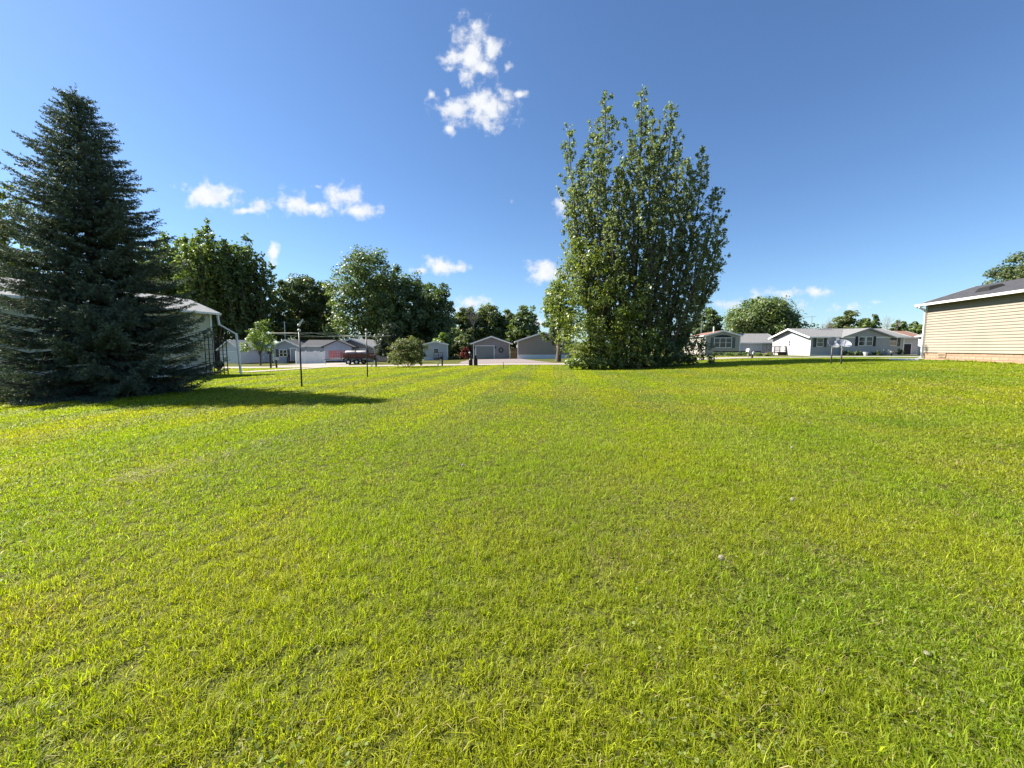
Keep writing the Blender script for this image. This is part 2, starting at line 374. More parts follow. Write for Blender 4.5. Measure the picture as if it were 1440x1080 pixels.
# ------------------------------------------------------------------ houses
def frame_bars(mb, to, u0, u1, z0, z1, w, o0, o1):
    for (a, b, c, d) in ((u0, u1, z0, z0+w), (u0, u1, z1-w, z1), (u0, u0+w, z0+w, z1-w), (u1-w, u1, z0+w, z1-w)):
        mb.hexa([to(a, c, o0), to(b, c, o0), to(b, c, o1), to(a, c, o1), to(a, d, o0), to(b, d, o0), to(b, d, o1), to(a, d, o1)])
def slab(mb, to, u0, u1, z0, z1, o0, o1):
    mb.hexa([to(u0, z0, o0), to(u1, z0, o0), to(u1, z0, o1), to(u0, z0, o1), to(u0, z1, o0), to(u1, z1, o0), to(u1, z1, o1), to(u0, z1, o1)])
def house(name, label, cat, loc, yaw, W, D, sk, hw, rise, ridge, wall, roof, trim=None, skm=None, over=0.3, group=None, lap=None, endover=None):
    """local frame: x across the front (centre 0), y depth going back (front at 0)"""
    trim = trim or WHITE
    t = thing(name, label, cat, loc, yaw, group); t['_d'] = 0; del t['_d']
    x0, x1 = -W/2, W/2; zt = sk+hw; eo = over if endover is None else endover
    mb = MB()
    if ridge == 'y':
        prof = [(x0, sk), (x1, sk), (x1, zt), (0, zt+rise), (x0, zt)]; mb.extrude(prof, 'y', 0, D); half = W/2
    else:
        prof = [(0, sk), (D, sk), (D, zt), (D/2, zt+rise), (0, zt)]; mb.extrude(prof, 'x', x0, x1); half = D/2
    mb.build('wall', wall, t)
    if skm:
        MB().box(x0+.025, x1-.025, .025, D-.025, -0.3, sk).build('skirting', skm, t)
    s = rise/half; th = .11; g = .006
    e = half+over; ze = zt-s*over
    c0 = 0 if ridge == 'y' else D/2
    chev = lambda lo, hi: [(c0, zt+rise+hi), (c0+e, ze+hi), (c0+e, ze+lo), (c0, zt+rise+lo), (c0-e, ze+lo), (c0-e, ze+hi)]
    ax = 'y' if ridge == 'y' else 'x'
    r0, r1 = (-eo, D+eo) if ridge == 'y' else (x0-eo, x1+eo)
    MB().extrude(chev(g, g+th), ax, r0, r1).build('roof', roof, t)
    fb = MB()
    for (a, b) in ((r0-.03, r0-.003), (r1+.003, r1+.03)): fb.extrude(chev(-.09, g+th+.012), ax, a, b)
    fb.build_each('rake_board', trim, t)
    for sgn in (-1, 1):
        q = MB(); a, b = sorted((c0+sgn*(e+.003), c0+sgn*(e+.11)))
        if ridge == 'y': q.box(a, b, r0-.03, r1+.03, ze-.0, ze+g+th-.01)
        else: q.box(r0-.03, r1+.03, a, b, ze-.06, ze+g+th-.01)
        q.build('gutter', trim, t)
    ct = MB(); k = .05
    for cx in (x0, x1):
        for cy in (0, D): ct.box(cx-(k if cx < 0 else k+.02), cx+(k+.02 if cx < 0 else k), cy-k-.0, cy+k, sk, zt-s*.05-.02)
    ct.build_each('corner_trim', trim, t)
    def face(fc):
        if fc == 'front': return lambda u, z, o: (u, -o, z)
        if fc == 'left': return lambda u, z, o: (x0-o, u, z)
        if fc == 'right': return lambda u, z, o: (x1+o, u, z)
    def window(fc, u, z0, w, h, n=1, shut=None, sash=True, frame=None, arch=False):
        to = face(fc); f = MB(); frame_bars(f, to, u-w/2, u+w/2, z0, z0+h, .07, .004, .06)
        for i in range(1, n):
            c = u-w/2+w*i/n; slab(f, to, c-.035, c+.035, z0+.07, z0+h-.07, .005, .055)
        if sash: slab(f, to, u-w/2+.07, u+w/2-.07, z0+h/2-.02, z0+h/2+.02, .006, .045)
        fo = f.build('window', frame or trim, t)
        p = MB(); slab(p, to, u-w/2+.05, u+w/2-.05, z0+.05, z0+h-.05, .003, .02); p.build('pane', GLASS, fo)
        if shut:
            for sg in (-1, 1):
                a = u+sg*(w/2+.24); q = MB(); frame_bars(q, to, a-.19, a+.19, z0-.03, z0+h+.03, .05, .004, .04)
                for j in range(int(h/.09)):
                    zz = z0+.03+j*.09; slab(q, to, a-.15, a+.15, zz, zz+.06, .004, .026)
                q.build('shutter', shut, t)
        return fo
    def door(fc, u, w, h, mat, z0=None, ribs=0, lite=False):
        z0 = sk if z0 is None else z0; to = face(fc)
        f = MB(); a, b = u-w/2-.1, u+w/2+.1
        slab(f, to, a, u-w/2, z0, z0+h+.1, .004, .05); slab(f, to, u+w/2, b, z0, z0+h+.1, .004, .05); slab(f, to, u-w/2, u+w/2, z0+h, z0+h+.1, .004, .05)
        q = MB()
        if ribs:
            for j in range(ribs):
                za = z0+h*j/ribs; slab(q, to, u-w/2, u+w/2, za+.015, za+h/ribs-.015, .003, .03)
            slab(q, to, u-w/2, u+w/2, z0, z0+h, .001, .012)
        else: slab(q, to, u-w/2, u+w/2, z0, z0+h, .003, .03)
        do = q.build('garage_door' if ribs else 'door', mat, t)
        f.build('door_frame', trim, do)
        if not ribs: MB().ball(to(u+w/2-.1, z0+h*.47, .06), .035).build('handle', STEEL, do)
        return do
    t_ = dict(root=t, face=face, window=window, door=door, x0=x0, x1=x1, zt=zt, D=D, W=W, sk=sk, rise=rise, ze=ze, over=over)
    if lap:   # real overlapping courses on one face
        fc, course = lap; to = face(fc); q = MB(); n = int(round(hw/course)); course = hw/n
        for j in range(n):
            za = sk+j*course
            q.hexa([to(.05, za, .0), to(D-.05, za, .0), to(D-.05, za, .034), to(.05, za, .034), to(.05, za+course, -.002), to(D-.05, za+course, -.002), to(D-.05, za+course, .004), to(.05, za+course, .004)])
        q.build('siding', wall, t)
    return t_

LOT = -math.atan(0.27)       # the lots lean to the right: yaw of houses whose long axis points to the same vanishing point
# --- beige house on the right: long left wall faces the lawn
BEIGE = pm('beige_vinyl_siding', (0.30, 0.264, 0.203), 0.5, 0.09, 0.7)
SKIRT_BRICK = brick_mat('tan_brick_skirting', (0.38, 0.215, 0.135), (0.44, 0.27, 0.175), (0.26, 0.17, 0.125), 0.40, 0.155, msize=.022)
def right_house():
    A = Vector((22.45, 21.6)); ax = Vector((0.27, 1)).normalized(); pr = Vector((ax.y, -ax.x))
    L_ = 19.0; W = 4.3
    near = A-ax*L_ + pr*(W/2)
    gz = Hs(A.x, A.y); sk = 1.07-gz; hw = 2.60
    h = house('beige_house', 'long beige sided single storey house with tan brick skirting at the right edge', 'house', (near.x, near.y, gz), LOT, W, L_, sk, hw, 0.78, 'y', BEIGE, R_DARK, skm=SKIRT_BRICK, lap=('left', 0.135), over=.32, endover=.25)
    t = h['root']; x0 = h['x0']; D = L_
    # downspout at the far corner and a drain pipe lying on the grass
    d = MB(); X = x0-.32
    d.bar((X-.08, D-.02, h['ze']-.05), (x0-.07, D-.02, h['ze']-.25), .09, .07); d.bar((x0-.075, D-.02, h['ze']-.22), (x0-.075, D-.02, .16), .10, .075)
    d.bar((x0-.075, D-.02, .18), (x0-.32, D+.05, .07), .10, .075); d.build('downspout', WHITE, t)
    v = MB(); frame_bars(v, h['face']('left'), D-1.55, D-1.05, .22, .44, .03, -.02, .02)
    for j in range(4): slab(v, h['face']('left'), D-1.52, D-1.08, .255+j*.045, .275+j*.045, -.02, .012)
    v.build('skirting_vent', pm('tan_vent', (0.4, 0.3, 0.2), .6), t)
    # roof vent
    s = h['rise']/2.15; xr = -1.35; zr = h['zt']+h['rise']-s*abs(xr)+.11
    rv = MB(); rv.hexa([(xr-.3, D-2.9, zr-.30*s), (xr+.3, D-2.9, zr+.30*s), (xr+.3, D-2.1, zr+.30*s), (xr-.3, D-2.1, zr-.30*s), (xr-.22, D-2.8, zr-.2*s+.16), (xr+.22, D-2.8, zr+.22*s+.14), (xr+.22, D-2.2, zr+.22*s+.14), (xr-.22, D-2.2, zr-.2*s+.16)])
    rv.build('roof_vent', pm('matt_black_vent', (.012, .012, .012), .9), t)
    ctl = MB(); ctl.bar(P(1293, 506, 21.7), G(1251, 23.3)+Vector((0, 0, .05)), .10, .08)
    tag(ctl.build('drain_pipe', WHITE), 'white drain pipe lying on the grass beside the beige house corner', 'pipe')
right_house()
# --- cream house behind the spruce on the left
CREAM = pm('pale_cream_siding', (0.48, 0.48, 0.35), 0.5, 0.05, 1.2)
def left_house():
    A = Vector((-17.4, 23.0)); ax = Vector((0.27, 1)).normalized(); pl = Vector((-ax.y, ax.x))
    L_ = 17.0; W = 4.3; near = A-ax*L_+pl*(W/2); gz = Hs(A.x, A.y)
    sk = .75; hw = EYE+2.02-gz-sk
    h = house('cream_house', 'pale cream sided house with white gutter half hidden behind the big spruce', 'house', (near.x, near.y, gz), LOT, W, L_, sk, hw, 0.8, 'y', CREAM, R_LIGHT, skm=pm('white_skirting_panel', (.6, .6, .56), .5), lap=('right', .2), over=.35, endover=.3)
    t = h['root']; x1 = h['x1']; D = L_
    d = MB()
    for k in range(1):
        z = h['ze']-.04
        d.bar((x1+.38, D+.15, z), (x1+.40, D+.2, z-.55), .10, .08); d.bar((x1+.40, D+.2, z-.5), (x1+.95, D+.75, z-1.05), .10, .08); d.bar((x1+.95, D+.75, z-1.0), (x1+1.06, D+.8, 0.02), .10, .08)
    d.build('downspout', WHITE, t)
left_house()
def trellis(Y, xa, xb, ptop, label):
    a, b = G(xa, Y), G(xb, Y); hh = topz(xa, ptop, Y)-a.z; w = (b-a).length
    t = thing('trellis', label, 'trellis', (a+b)/2, group='black garden trellises by the cream house'); q = MB()
    for u in (-w/2, 0, w/2): q.bar((u, 0, -.05), (u, 0, hh*(1 if u else .96)), .035)
    q.build_each('upright', BLACKM, t)
    c = MB(); n = 9
    for j in range(n): z = hh*(.08+.84*j/(n-1)); c.bar((-w/2, -.02, z), (w/2, -.02, z), .022)
    c.build_each('rung', BLACKM, t)
    MB().tube([(-w/2-.04, 0, hh), (-w/4, 0, hh+.09), (0, 0, hh+.12), (w/4, 0, hh+.09), (w/2+.04, 0, hh)], .025, 6).build('top_rail', BLACKM, t)
trellis(21.8, 291, 302, 467, 'black metal trellis standing against the cream house wall')
trellis(22.6, 310.5, 321, 479, 'black metal trellis standing free beside the white downspout')

# --- houses across the road
def front(pxl, pxr, Y):
    a, b = G(pxl, Y), G(pxr, Y); return (a+b)/2, (b-a).length
# pale garage far left
c, w = front(306, 342, 60)
GREYWHITE = pm('pale_grey_siding', (0.55, 0.56, 0.58), .55, .06, 1, siding=.12)
h = house('pale_garage', 'pale grey gabled garage at the far left behind the small light green tree', 'garage', c, R(-14), w, 6.5, .1, topz(342, 491, 60)-c.z-.1, 1.3, 'y', GREYWHITE, R_LIGHT, over=.25)
h['door']('front', .2, 2.4, 1.75, pm('white_garage_door', (.6, .6, .62), .5), z0=.1, ribs=4); h['door']('right', 4.6, .85, 1.9, pm('white_door', (.6, .6, .6), .5), z0=.1)
# blue-grey house
BLUEGREY = pm('blue_grey_siding', (0.30, 0.33, 0.42), .55, .07, 1, siding=.12)
c, w = front(386, 421, 60); gz = c.z
h = house('blue_grey_house', 'blue grey house with black shutters behind the white vinyl fence', 'house', c, R(8), w, 9, .35, topz(422, 487, 60)-gz-.35, topz(407, 478.5, 60)-topz(422, 487, 60), 'y', BLUEGREY, R_DARK, skm=pm('grey_skirting', (.3, .31, .33), .6), over=.4)
t = h['root']; x1 = h['x1']
h['window']('front', -.45, 1.0, 1.15, 1.1, 2, SHUT_BLACK); h['door']('front', 1.05, .85, 1.85, pm('grey_blue_door', (.25, .26, .32), .5), z0=.4)
wz = MB(); wz.extrude([(.6, .35), (6.6, .35), (6.6, h['zt']-.02), (.6, h['zt']-.02)], 'x', x1+.002, x1+5.2); wz.build('side_wing', BLUEGREY, t)
rf = MB(); rf.hexa([(x1+.15, .2, h['zt']), (x1+5.3, .2, h['zt']), (x1+5.3, 3.6, h['zt']+.95), (x1+.15, 3.6, h['zt']+.95), (x1+.15, .2, h['zt']+.1), (x1+5.3, .2, h['zt']+.1), (x1+5.3, 3.6, h['zt']+1.05), (x1+.15, 3.6, h['zt']+1.05)]); rf.build('wing_roof', R_DARK, t)
MB().box(x1+.15, x1+5.3, .06, .195, h['zt']-.06, h['zt']+.1).build('wing_gutter', WHITE, t)
fr = MB(); to = lambda u, z, o: (x1+2.2+u, .6-o, z); frame_bars(fr, to, -.5, .5, 1.25, 1.85, .07, .004, .05); fo = fr.build('window', WHITE, t); pp = MB(); slab(pp, to, -.45, .45, 1.3, 1.8, .002, .02); pp.build('pane', GLASS, fo)
for sg in (-.68, .68):
    q = MB(); slab(q, to, sg-.15, sg+.15, 1.22, 1.88, .004, .035); q.build('shutter', SHUT_BLACK, t)
gb = MB(); gb.extrude([(x1+3.6, .35), (x1+7.6, .35), (x1+7.6, h['zt']-.05), (x1+5.6, h['zt']+.85), (x1+3.6, h['zt']-.05)], 'y', -.2, .59); gb.build('front_gable', BLUEGREY, t)
gr = MB(); gr.extrude([(x1+5.6, h['zt']+.98), (x1+8, h['zt']-.1), (x1+8, h['zt']-.22), (x1+5.6, h['zt']+.86), (x1+3.2, h['zt']-.22), (x1+3.2, h['zt']-.1)], 'y', -.45, 5.5); gr.build('gable_roof', R_DARK, t)
stp = MB()
for j in range(3): stp.box(.45, 1.75, -.3-.28*(2-j), -.02-.28*(2-j), 0, .13+.12*j)
stp.build('step', DARKWOOD, t)
rl = MB()
for u in (.42, 1.78):
    rl.bar((u, -.86, 0), (u, -.86, 1.0), .07); rl.bar((u, -.08, .3), (u, -.08, 1.3), .07); rl.bar((u, -.86, 1.0), (u, -.08, 1.3), .06)
    for j in range(1, 5): y = -.86+.156*j; rl.bar((u, y, .1), (u, y, 1.0+.06*j), .03)
rl.build_each('railing', DARKWOOD, t)
# antenna mast behind the blue grey house
g = G(403, 64); hh = topz(403, 452, 64)-g.z
t = thing('antenna_mast', 'tall thin grey antenna mast rising behind the blue grey house', 'antenna', g)
MB().tube([(0, 0, -.2), (0, 0, hh)], .045, 6).build('pole', STEEL, t)
q = MB(); q.bar((-.35, 0, hh-.1), (.35, 0, hh-.1), .03)
for u in (-.3, -.1, .1, .3): q.bar((u, -.3, hh-.1), (u, .3, hh-.1), .02)
q.build('aerial', STEEL, t)
# white vinyl fence
a, b = G(417, 54), G(457, 58); t = thing('vinyl_fence', 'solid white vinyl privacy fence in front of the blue grey house', 'fence', a); d = b-a; d.z = 0; L_ = d.length; t.rotation_euler.z = math.atan2(d.y, d.x)
fh = topz(417, 494, 54)-a.z; dz = b.z-a.z; nb = 3
for k in range(nb):
    q = MB(); u0, u1 = L_*k/nb+.07, L_*(k+1)/nb-.07; zz = dz*(k+.5)/nb
    nbd = 12
    for j in range(nbd): ua = u0+(u1-u0)*j/nbd; q.box(ua+.004, ua+(u1-u0)/nbd-.004, -.015, .015, zz+.05, zz+fh-.08)
    q.box(u0, u1, -.03, .03, zz+.02, zz+.12); q.box(u0, u1, -.03, .03, zz+fh-.12, zz+fh-.03)
    q.build('panel', WHITE, t)
for k in range(nb+1):
    q = MB(); u = L_*k/nb; zz = dz*k/nb; q.box(u-.065, u+.065, -.065, .065, zz-.2, zz+fh+.03); q.box(u-.085, u+.085, -.085, .085, zz+fh+.03, zz+fh+.07); q.build('post', WHITE, t)
# tan garage with white door
TAN = pm('taupe_siding', (0.36, 0.31, 0.27), .6, .06, 1, siding=.12)
c, w = front(465, 527, 64)
h = house('tan_garage', 'taupe gabled garage with a white door behind the parked trailer', 'garage', c, R(-2), w, 8, .08, topz(465, 488.5, 64)-c.z-.08, topz(495, 477, 64)-topz(465, 488.5, 64), 'y', TAN, R_GREY, over=.55)
h['door']('front', -.3, 4.9, topz(490, 490.5, 64)-c.z-.1, pm('white_panel_door', (.72, .71, .68), .5), z0=.06, ribs=4)
for u in (-3.05, 2.55):
    q = MB(); slab(q, h['face']('front'), u-.08, u+.08, 1.65, 1.95, .003, .14); q.build('wall_lamp', BLACKM, h['root'])
# small blue-white home behind the bush
c, w = front(596, 629.5, 66)
h = house('small_grey_home', 'small grey white home half hidden behind the round bush and its dark porch', 'house', c, R(10), w, 9, .5, topz(629, 484.5, 66)-c.z-.5, .45, 'y', pm('grey_white_siding', (0.42, 0.44, 0.45), .6, .08, 1, siding=.15), R_LIGHT, skm=pm('pale_blue_skirting', (.5, .55, .62), .6), over=.15)
h['window']('front', .1, 1.15, .9, .8, 1); h['window']('left', 1.6, 1.1, .9, .7, 1); h['window']('left', 4.6, 1.1, .9, .7, 1)
t = h['root']; q = MB(); q.box(-.3, 1.2, -1.3, -.04, .35, .45)
for u in (-.26, .45, 1.16): q.bar((u, -1.25, -.1), (u, -1.25, 1.3), .08)
q.bar((-.26, -1.25, 1.28), (1.16, -1.25, 1.28), .07); q.bar((-.26, -1.25, .85), (1.16, -1.25, .85), .05)
q.build('porch', DARKWOOD, t)
# grey garage with wreath
GREY = pm('grey_siding', (0.235, 0.225, 0.22), .6, .06, 1, siding=.12)
c, w = front(666, 716.5, 65)
h = house('grey_garage', 'grey gabled garage with a closed door and a wreath beside the pinkish drive', 'garage', c, R(0), w, 8, .05, topz(666, 482.5, 65)-c.z-.05, topz(690, 473.5, 65)-topz(666, 482.5, 65), 'y', GREY, R_GREY, over=.45)
k = 65/FPX
h['door']('front', (682-691.2)*k, 25*k, topz(682, 487, 65)-c.z, pm('grey_green_door', (.17, .20, .19), .5), z0=.04, ribs=4)
to = h['face']('front')
for u in ((667.6-691.2)*k, (696.8-691.2)*k):
    q = MB(); slab(q, to, u-.09, u+.09, 1.75, 2.08, .003, .16); q.build('wall_lamp', BLACKM, h['root'])
wr = MB(); cc = (704.5-691.2)*k
wr.tube([to(cc+.3*math.cos(a_), 1.5+.36*math.sin(a_), .06) for a_ in np.linspace(0, 2*math.pi, 17)], .085, 8); wr.build('wreath', pm('wreath_green', (.02, .05, .035), .8, .5, 20), h['root'])
# brown wooden fence between garage and taupe home
t = thing('wooden_fence', 'short dark brown wooden fence between grey garage and taupe home', 'fence', G(718, 63.5)); wd = (727-718)*k
for j in range(6): MB().box(wd*j/6+.01, wd*(j+1)/6-.01, -.02, .02, -.1, 1.75+.05*(j % 2)).build('board', DARKWOOD, t)
q = MB(); q.box(0, wd, .021, .06, .4, .5); q.box(0, wd, .021, .06, 1.35, 1.45); q.build_each('rail', DARKWOOD, t)
# taupe home beside the poplar
c, w = front(728, 801, 62)
h = house('taupe_home', 'taupe double wide home end with white skirting just left of the tall poplar', 'house', c, R(0), w, 16, .62, topz(728, 479.5, 62)-c.z-.62, topz(764, 467.5, 62)-topz(728, 479.5, 62), 'y', pm('dark_taupe_siding', (0.26, 0.22, 0.185), .6, .05, 1, siding=.12), R_GREY, skm=pm('white_blue_skirting', (.62, .64, .66), .55), over=.35)
# tan mobile home right of the poplar
c, w = front(993, 1037.5, 60); k = 60/FPX; cx = 1015.2
MTAN = pm('tan_home_siding', (0.36, 0.325, 0.27), .6, .05, 1, siding=.13)
h = house('tan_mobile_home', 'tan mobile home with reddish roof and teal shutters right of the tall poplar', 'house', c, LOT*.8, w, 15, .55, topz(1037, 472, 60)-c.z-.55, topz(1017, 465.5, 60)-topz(1037, 472, 60), 'y', MTAN, R_BROWN, skm=pm('tan_skirting', (.34, .31, .27), .6), over=.22)
h['window']('front', (1015.5-cx)*k, topz(1015, 489, 60)-c.z, 23*k, 14*k, 3, SHUT_GREEN)
to = h['face']('front'); ar = MB(); pts = []
zc = topz(1015, 474.2, 60)-c.z
for a_ in np.linspace(0, math.pi, 9): pts.append(to(1.15*math.cos(a_), zc+.33*math.sin(a_), .05))
i0 = len(ar.v); ar.poly(pts); ar.poly([(p[0], p[1]+.045, p[2]) for p in pts][::-1]); ar.build('arched_fanlight', SHUT_BLACK, h['root'])
q = MB(); zr = h['zt']+h['rise']; q.tube([(-.9, 1.6, zr-.3), (-.9, 1.6, zr+.75)], .09, 8); q.build('vent_pipe', WHITE, h['root'])
t = thing('tv_antenna', 'thin television antenna pole beside the reddish roof of the tan mobile home', 'antenna', G(984.5, 66)); hh = topz(985, 441, 66)-t.location.z
MB().tube([(0, 0, -.2), (0, 0, hh)], .045, 6).build('pole', STEEL, t)
q = MB(); q.bar((-.5, 0, hh-.1), (.5, 0, hh-.05), .04)
for j in range(5): q.bar((-.45+.22*j, -.4, hh-.1), (-.45+.22*j, .4, hh-.1), .02)
q.build('aerial', STEEL, t)
# pale blue garage
c, w = front(1036, 1095, 68)
h = house('pale_blue_garage', 'low pale blue garage with grey roof between tan mobile home and white house', 'garage', c, 0, w, 8, .06, topz(1060, 481.5, 68)-c.z-.06, topz(1060, 470, 72)-topz(1060, 481.5, 68), 'x', pm('pale_blue_siding', (.52, .56, .63), .6, .05, 1), R_GREY, over=.4)
h['door']('front', -1.6, 4.2, 2.0, pm('pale_blue_door', (.55, .59, .66), .5), z0=.05, ribs=4); h['door']('front', 2.3, .9, 1.95, pm('pale_blue_entry', (.5, .54, .6), .5), z0=.05)
# white and grey house
LGREY = pm('light_grey_siding', (0.36, 0.36, 0.365), .55, .05, 1, siding=.12)
Y0 = 57; c, w = front(1139.5, 1268, Y0); k = Y0/FPX; cx = (1139.5+1268)/2
zt = topz(1139, 473.5, Y0)
h = house('white_grey_house', 'long white and light grey house with sunlit gable end and black shutters', 'house', c, R(-1), w, 8.4, .22, zt-c.z-.22, topz(1110, 463.0, Y0+4)-zt, 'x', LGREY, R_GREY, skm=pm('white_house_skirting', (.55, .55, .55), .6), over=.4, endover=.55)
t = h['root']
h['window']('front', (1152.5-cx)*k, topz(1152, 487.5, Y0)-c.z, 9.5*k, 12*k, 1, SHUT_BLACK)
h['window']('front', (1253-cx)*k, topz(1253, 486.5, Y0)-c.z, 11*k, 13*k, 1, SHUT_BLACK)
# cross gable
xl, xr = (1181-cx)*k, (1245-cx)*k; xm = (xl+xr)/2; zp = h['zt']+h['rise']*.97; ze = h['zt']-.02
MB().extrude([(xl, .22), (xr, .22), (xr, ze), (xm, zp-.14), (xl, ze)], 'y', -.5, .02).build('cross_gable_wall', LGREY, t)
MB().extrude([(xm, zp+.02), (xr+.35, ze-.1+.07), (xr+.35, ze-.1-.05), (xm, zp-.11), (xl-.35, ze-.1-.05), (xl-.35, ze-.1+.07)], 'y', -.85, 4.0).build('cross_gable_roof', R_GREY, t)
MB().extrude([(xm, zp+.04), (xr+.37, ze-.1+.09), (xr+.37, ze-.1-.08), (xm, zp-.16), (xl-.37, ze-.1-.08), (xl-.37, ze-.1+.09)], 'y', -.89, -.855).build('cross_gable_rake', LGREY, t)
to = lambda u, z, o: (u, -.5-o, z)
u0 = (1211-cx)*k
f = MB(); za, zb = topz(1210, 486.5, Y0)-c.z, topz(1210, 473.5, Y0)-c.z
for s_ in (-1, 1):
    u = u0+s_*.52; frame_bars(f, to, u-.48, u+.48, za, zb, .08, .004, .06); slab(f, to, u-.4, u+.4, (za+zb)/2-.02, (za+zb)/2+.02, .01, .045)
fo = f.build('window', WHITE, t); q = MB(); slab(q, to, u0-.93, u0+.93, za+.05, zb-.05, .002, .02); q.build('pane', GLASS, fo)
for s_ in (-1, 1):
    q = MB(); slab(q, to, u0+s_*1.25-.18, u0+s_*1.25+.18, za-.03, zb+.03, .004, .04)
    for j in range(12): slab(q, to, u0+s_*1.25-.14, u0+s_*1.25+.14, za+j*(zb-za)/12, za+(j+.6)*(zb-za)/12, .04, .05)
    q.build('shutter', SHUT_BLACK, t)
h['door']('left', 6.0, .9, 1.95, pm('white_entry_door', (.7, .7, .7), .5), z0=.5)
h['window']('left', 4.4, 1.35, .45, .9, 1)
dk = MB(); x0 = h['x0']; dk.box(x0-1.9, x0-.06, 5.0, 7.2, .34, .46)
for j in range(3): dk.box(x0-2.2-.28*j, x0-1.92-.28*j, 5.3, 6.9, -.1, .34-.11*j)
for (u, y) in ((x0-1.86, 5.04), (x0-.1, 5.04), (x0-1.86, 7.16), (x0-1.0, 5.04)): dk.bar((u, y, -.1), (u, y, 1.35), .09)
dk.build('deck', DARKWOOD, t)
rl = MB(); rl.bar((x0-1.86, 5.04, 1.33), (x0-.1, 5.04, 1.33), .08); rl.bar((x0-1.86, 5.04, .65), (x0-.1, 5.04, .65), .06)
for j in range(1, 12): u = x0-1.86+1.76*j/12; rl.bar((u, 5.04, .65), (u, 5.04, 1.33), .03)
rl.bar((x0-1.9, 5.3, 1.33), (x0-2.7, 5.3, .85), .07); rl.bar((x0-2.7, 5.3, -.1), (x0-2.7, 5.3, .88), .08)
rl.build('deck_railing', DARKWOOD, t)
# tv aerial on its roof
t = thing('roof_aerial', 'long thin television aerial on a mast above the white grey house roof', 'antenna', P(1141, 462.5, Y0+4.3)); hh = topz(1141, 445, Y0+4.3)-t.location.z
MB().tube([(0, 0, -.1), (0, 0, hh)], .03, 6).build('mast', STEEL, t)
q = MB(); q.bar((-1.5, 0, hh-.12), (.5, 0, hh+.0), .06, .05)
for j in range(10): q.bar((-1.4+.2*j, -.45, hh-.1+.012*j), (-1.4+.2*j, .45, hh-.1+.012*j), .025)
q.build('boom', STEEL, t)
# brown-roofed garage further right
c, w = front(1269, 1291, 66)
h = house('brown_roof_garage', 'small garage with reddish brown roof and a dark panel for the shaded open doorway past the white grey house', 'garage', c, 0, w+1.4, 7, .06, topz(1280, 474.5, 66)-c.z-.06, 1.1, 'x', pm('light_tan_siding', (.5, .45, .4), .6, .06, 1), R_BROWN, over=.35)
h['door']('front', -.75, 1.5, 1.75, pm('doorway_shade_black', (.02, .014, .014), .8), z0=.05)  # near-black slab: shade inside the open doorway put into the colour
c, w = front(1343, 1385, 52)
h = house('cream_shed', 'narrow cream white shed peeking out beside the beige house corner', 'shed', c, R(-4), w, 5, .06, topz(1342, 471.0, 52)-c.z-.06, .7, 'y', pm('cream_shed_siding', (.62, .58, .5), .6, .06, 1), R_GREY, over=.3)

# ------------------------------------------------------------------ objects
# clothesline
POLEM = pm('dark_painted_pole', (0.014, 0.013, 0.014), .45, .3, 10)
def clothes_post(px, Y, py_bar, half, label, leaf):
    g = G(px, Y); zb = topz(px, py_bar, Y)-g.z
    t = thing('clothesline_post', label, 'clothesline post', g, group='clothesline posts on the lawn')
    MB().tube([(0, 0, -.3), (0, 0, zb+.06)], .027, 10).build('pole', POLEM, t, True)
    MB().tube([(-half, 0, zb), (half, 0, zb)], .012, 8).build('crossbar', pm('grey_crossbar', (.24, .25, .2), .5), t, True)
    q = MB()
    for s_ in (-1, 1): q.bar((s_*.45, 0, zb), (0, 0, zb-.35), .022)
    f = MB(); f.ball((0, 0, zb+.10), .055); f.ball((0, 0, zb+.28), .05); f.build('finial', pm('pale_finial', (.7, .68, .62), .4), t, True)
    MB().tube([(0, 0, zb+.12), (0, 0, zb+.27)], .025, 8).build('finial_stem', POLEM, t, True)
    if leaf:
        l = MB(); l.hexa([(-.03, -.02, zb+.30), (.03, -.02, zb+.27), (.03, .02, zb+.27), (-.03, .02, zb+.30), (.14, -.015, zb+.50), (.17, -.015, zb+.47), (.17, .015, zb+.47), (.14, .015, zb+.50)])
        l.build('tilted_ornament', pm('white_ornament', (.75, .74, .7), .4), t)
    return g, zb
g1, z1 = clothes_post(424.5, 14.1, 468.5, 1.17, 'near black clothesline post with a tilted white ornament on top', True)
g2, z2 = clothes_post(517, 18.7, 472.4, 1.14, 'far black clothesline post standing in front of the parked trailer', False)
rp = pm('pale_rope', (.55, .53, .45), .8)
for i, (u, lab) in enumerate(((-1.15, 'outer left clothesline rope between the two black posts'), (-.4, 'inner left clothesline rope between the two black posts'), (.4, 'inner right clothesline rope between the two black posts'), (1.15, 'outer right clothesline rope between the two black posts'))):
    a = Vector((g1.x+u, g1.y, g1.z+z1+.02)); b = Vector((g2.x+u*.97, g2.y, g2.z+z2+.02))
    pts = [a.lerp(b, s_)-Vector((0, 0, .10*4*s_*(1-s_))) for s_ in np.linspace(0, 1, 9)]
    o = MB().tube(pts, .007, 5).build('clothesline_rope', rp); tag(o, lab, 'rope', 'clothesline ropes')

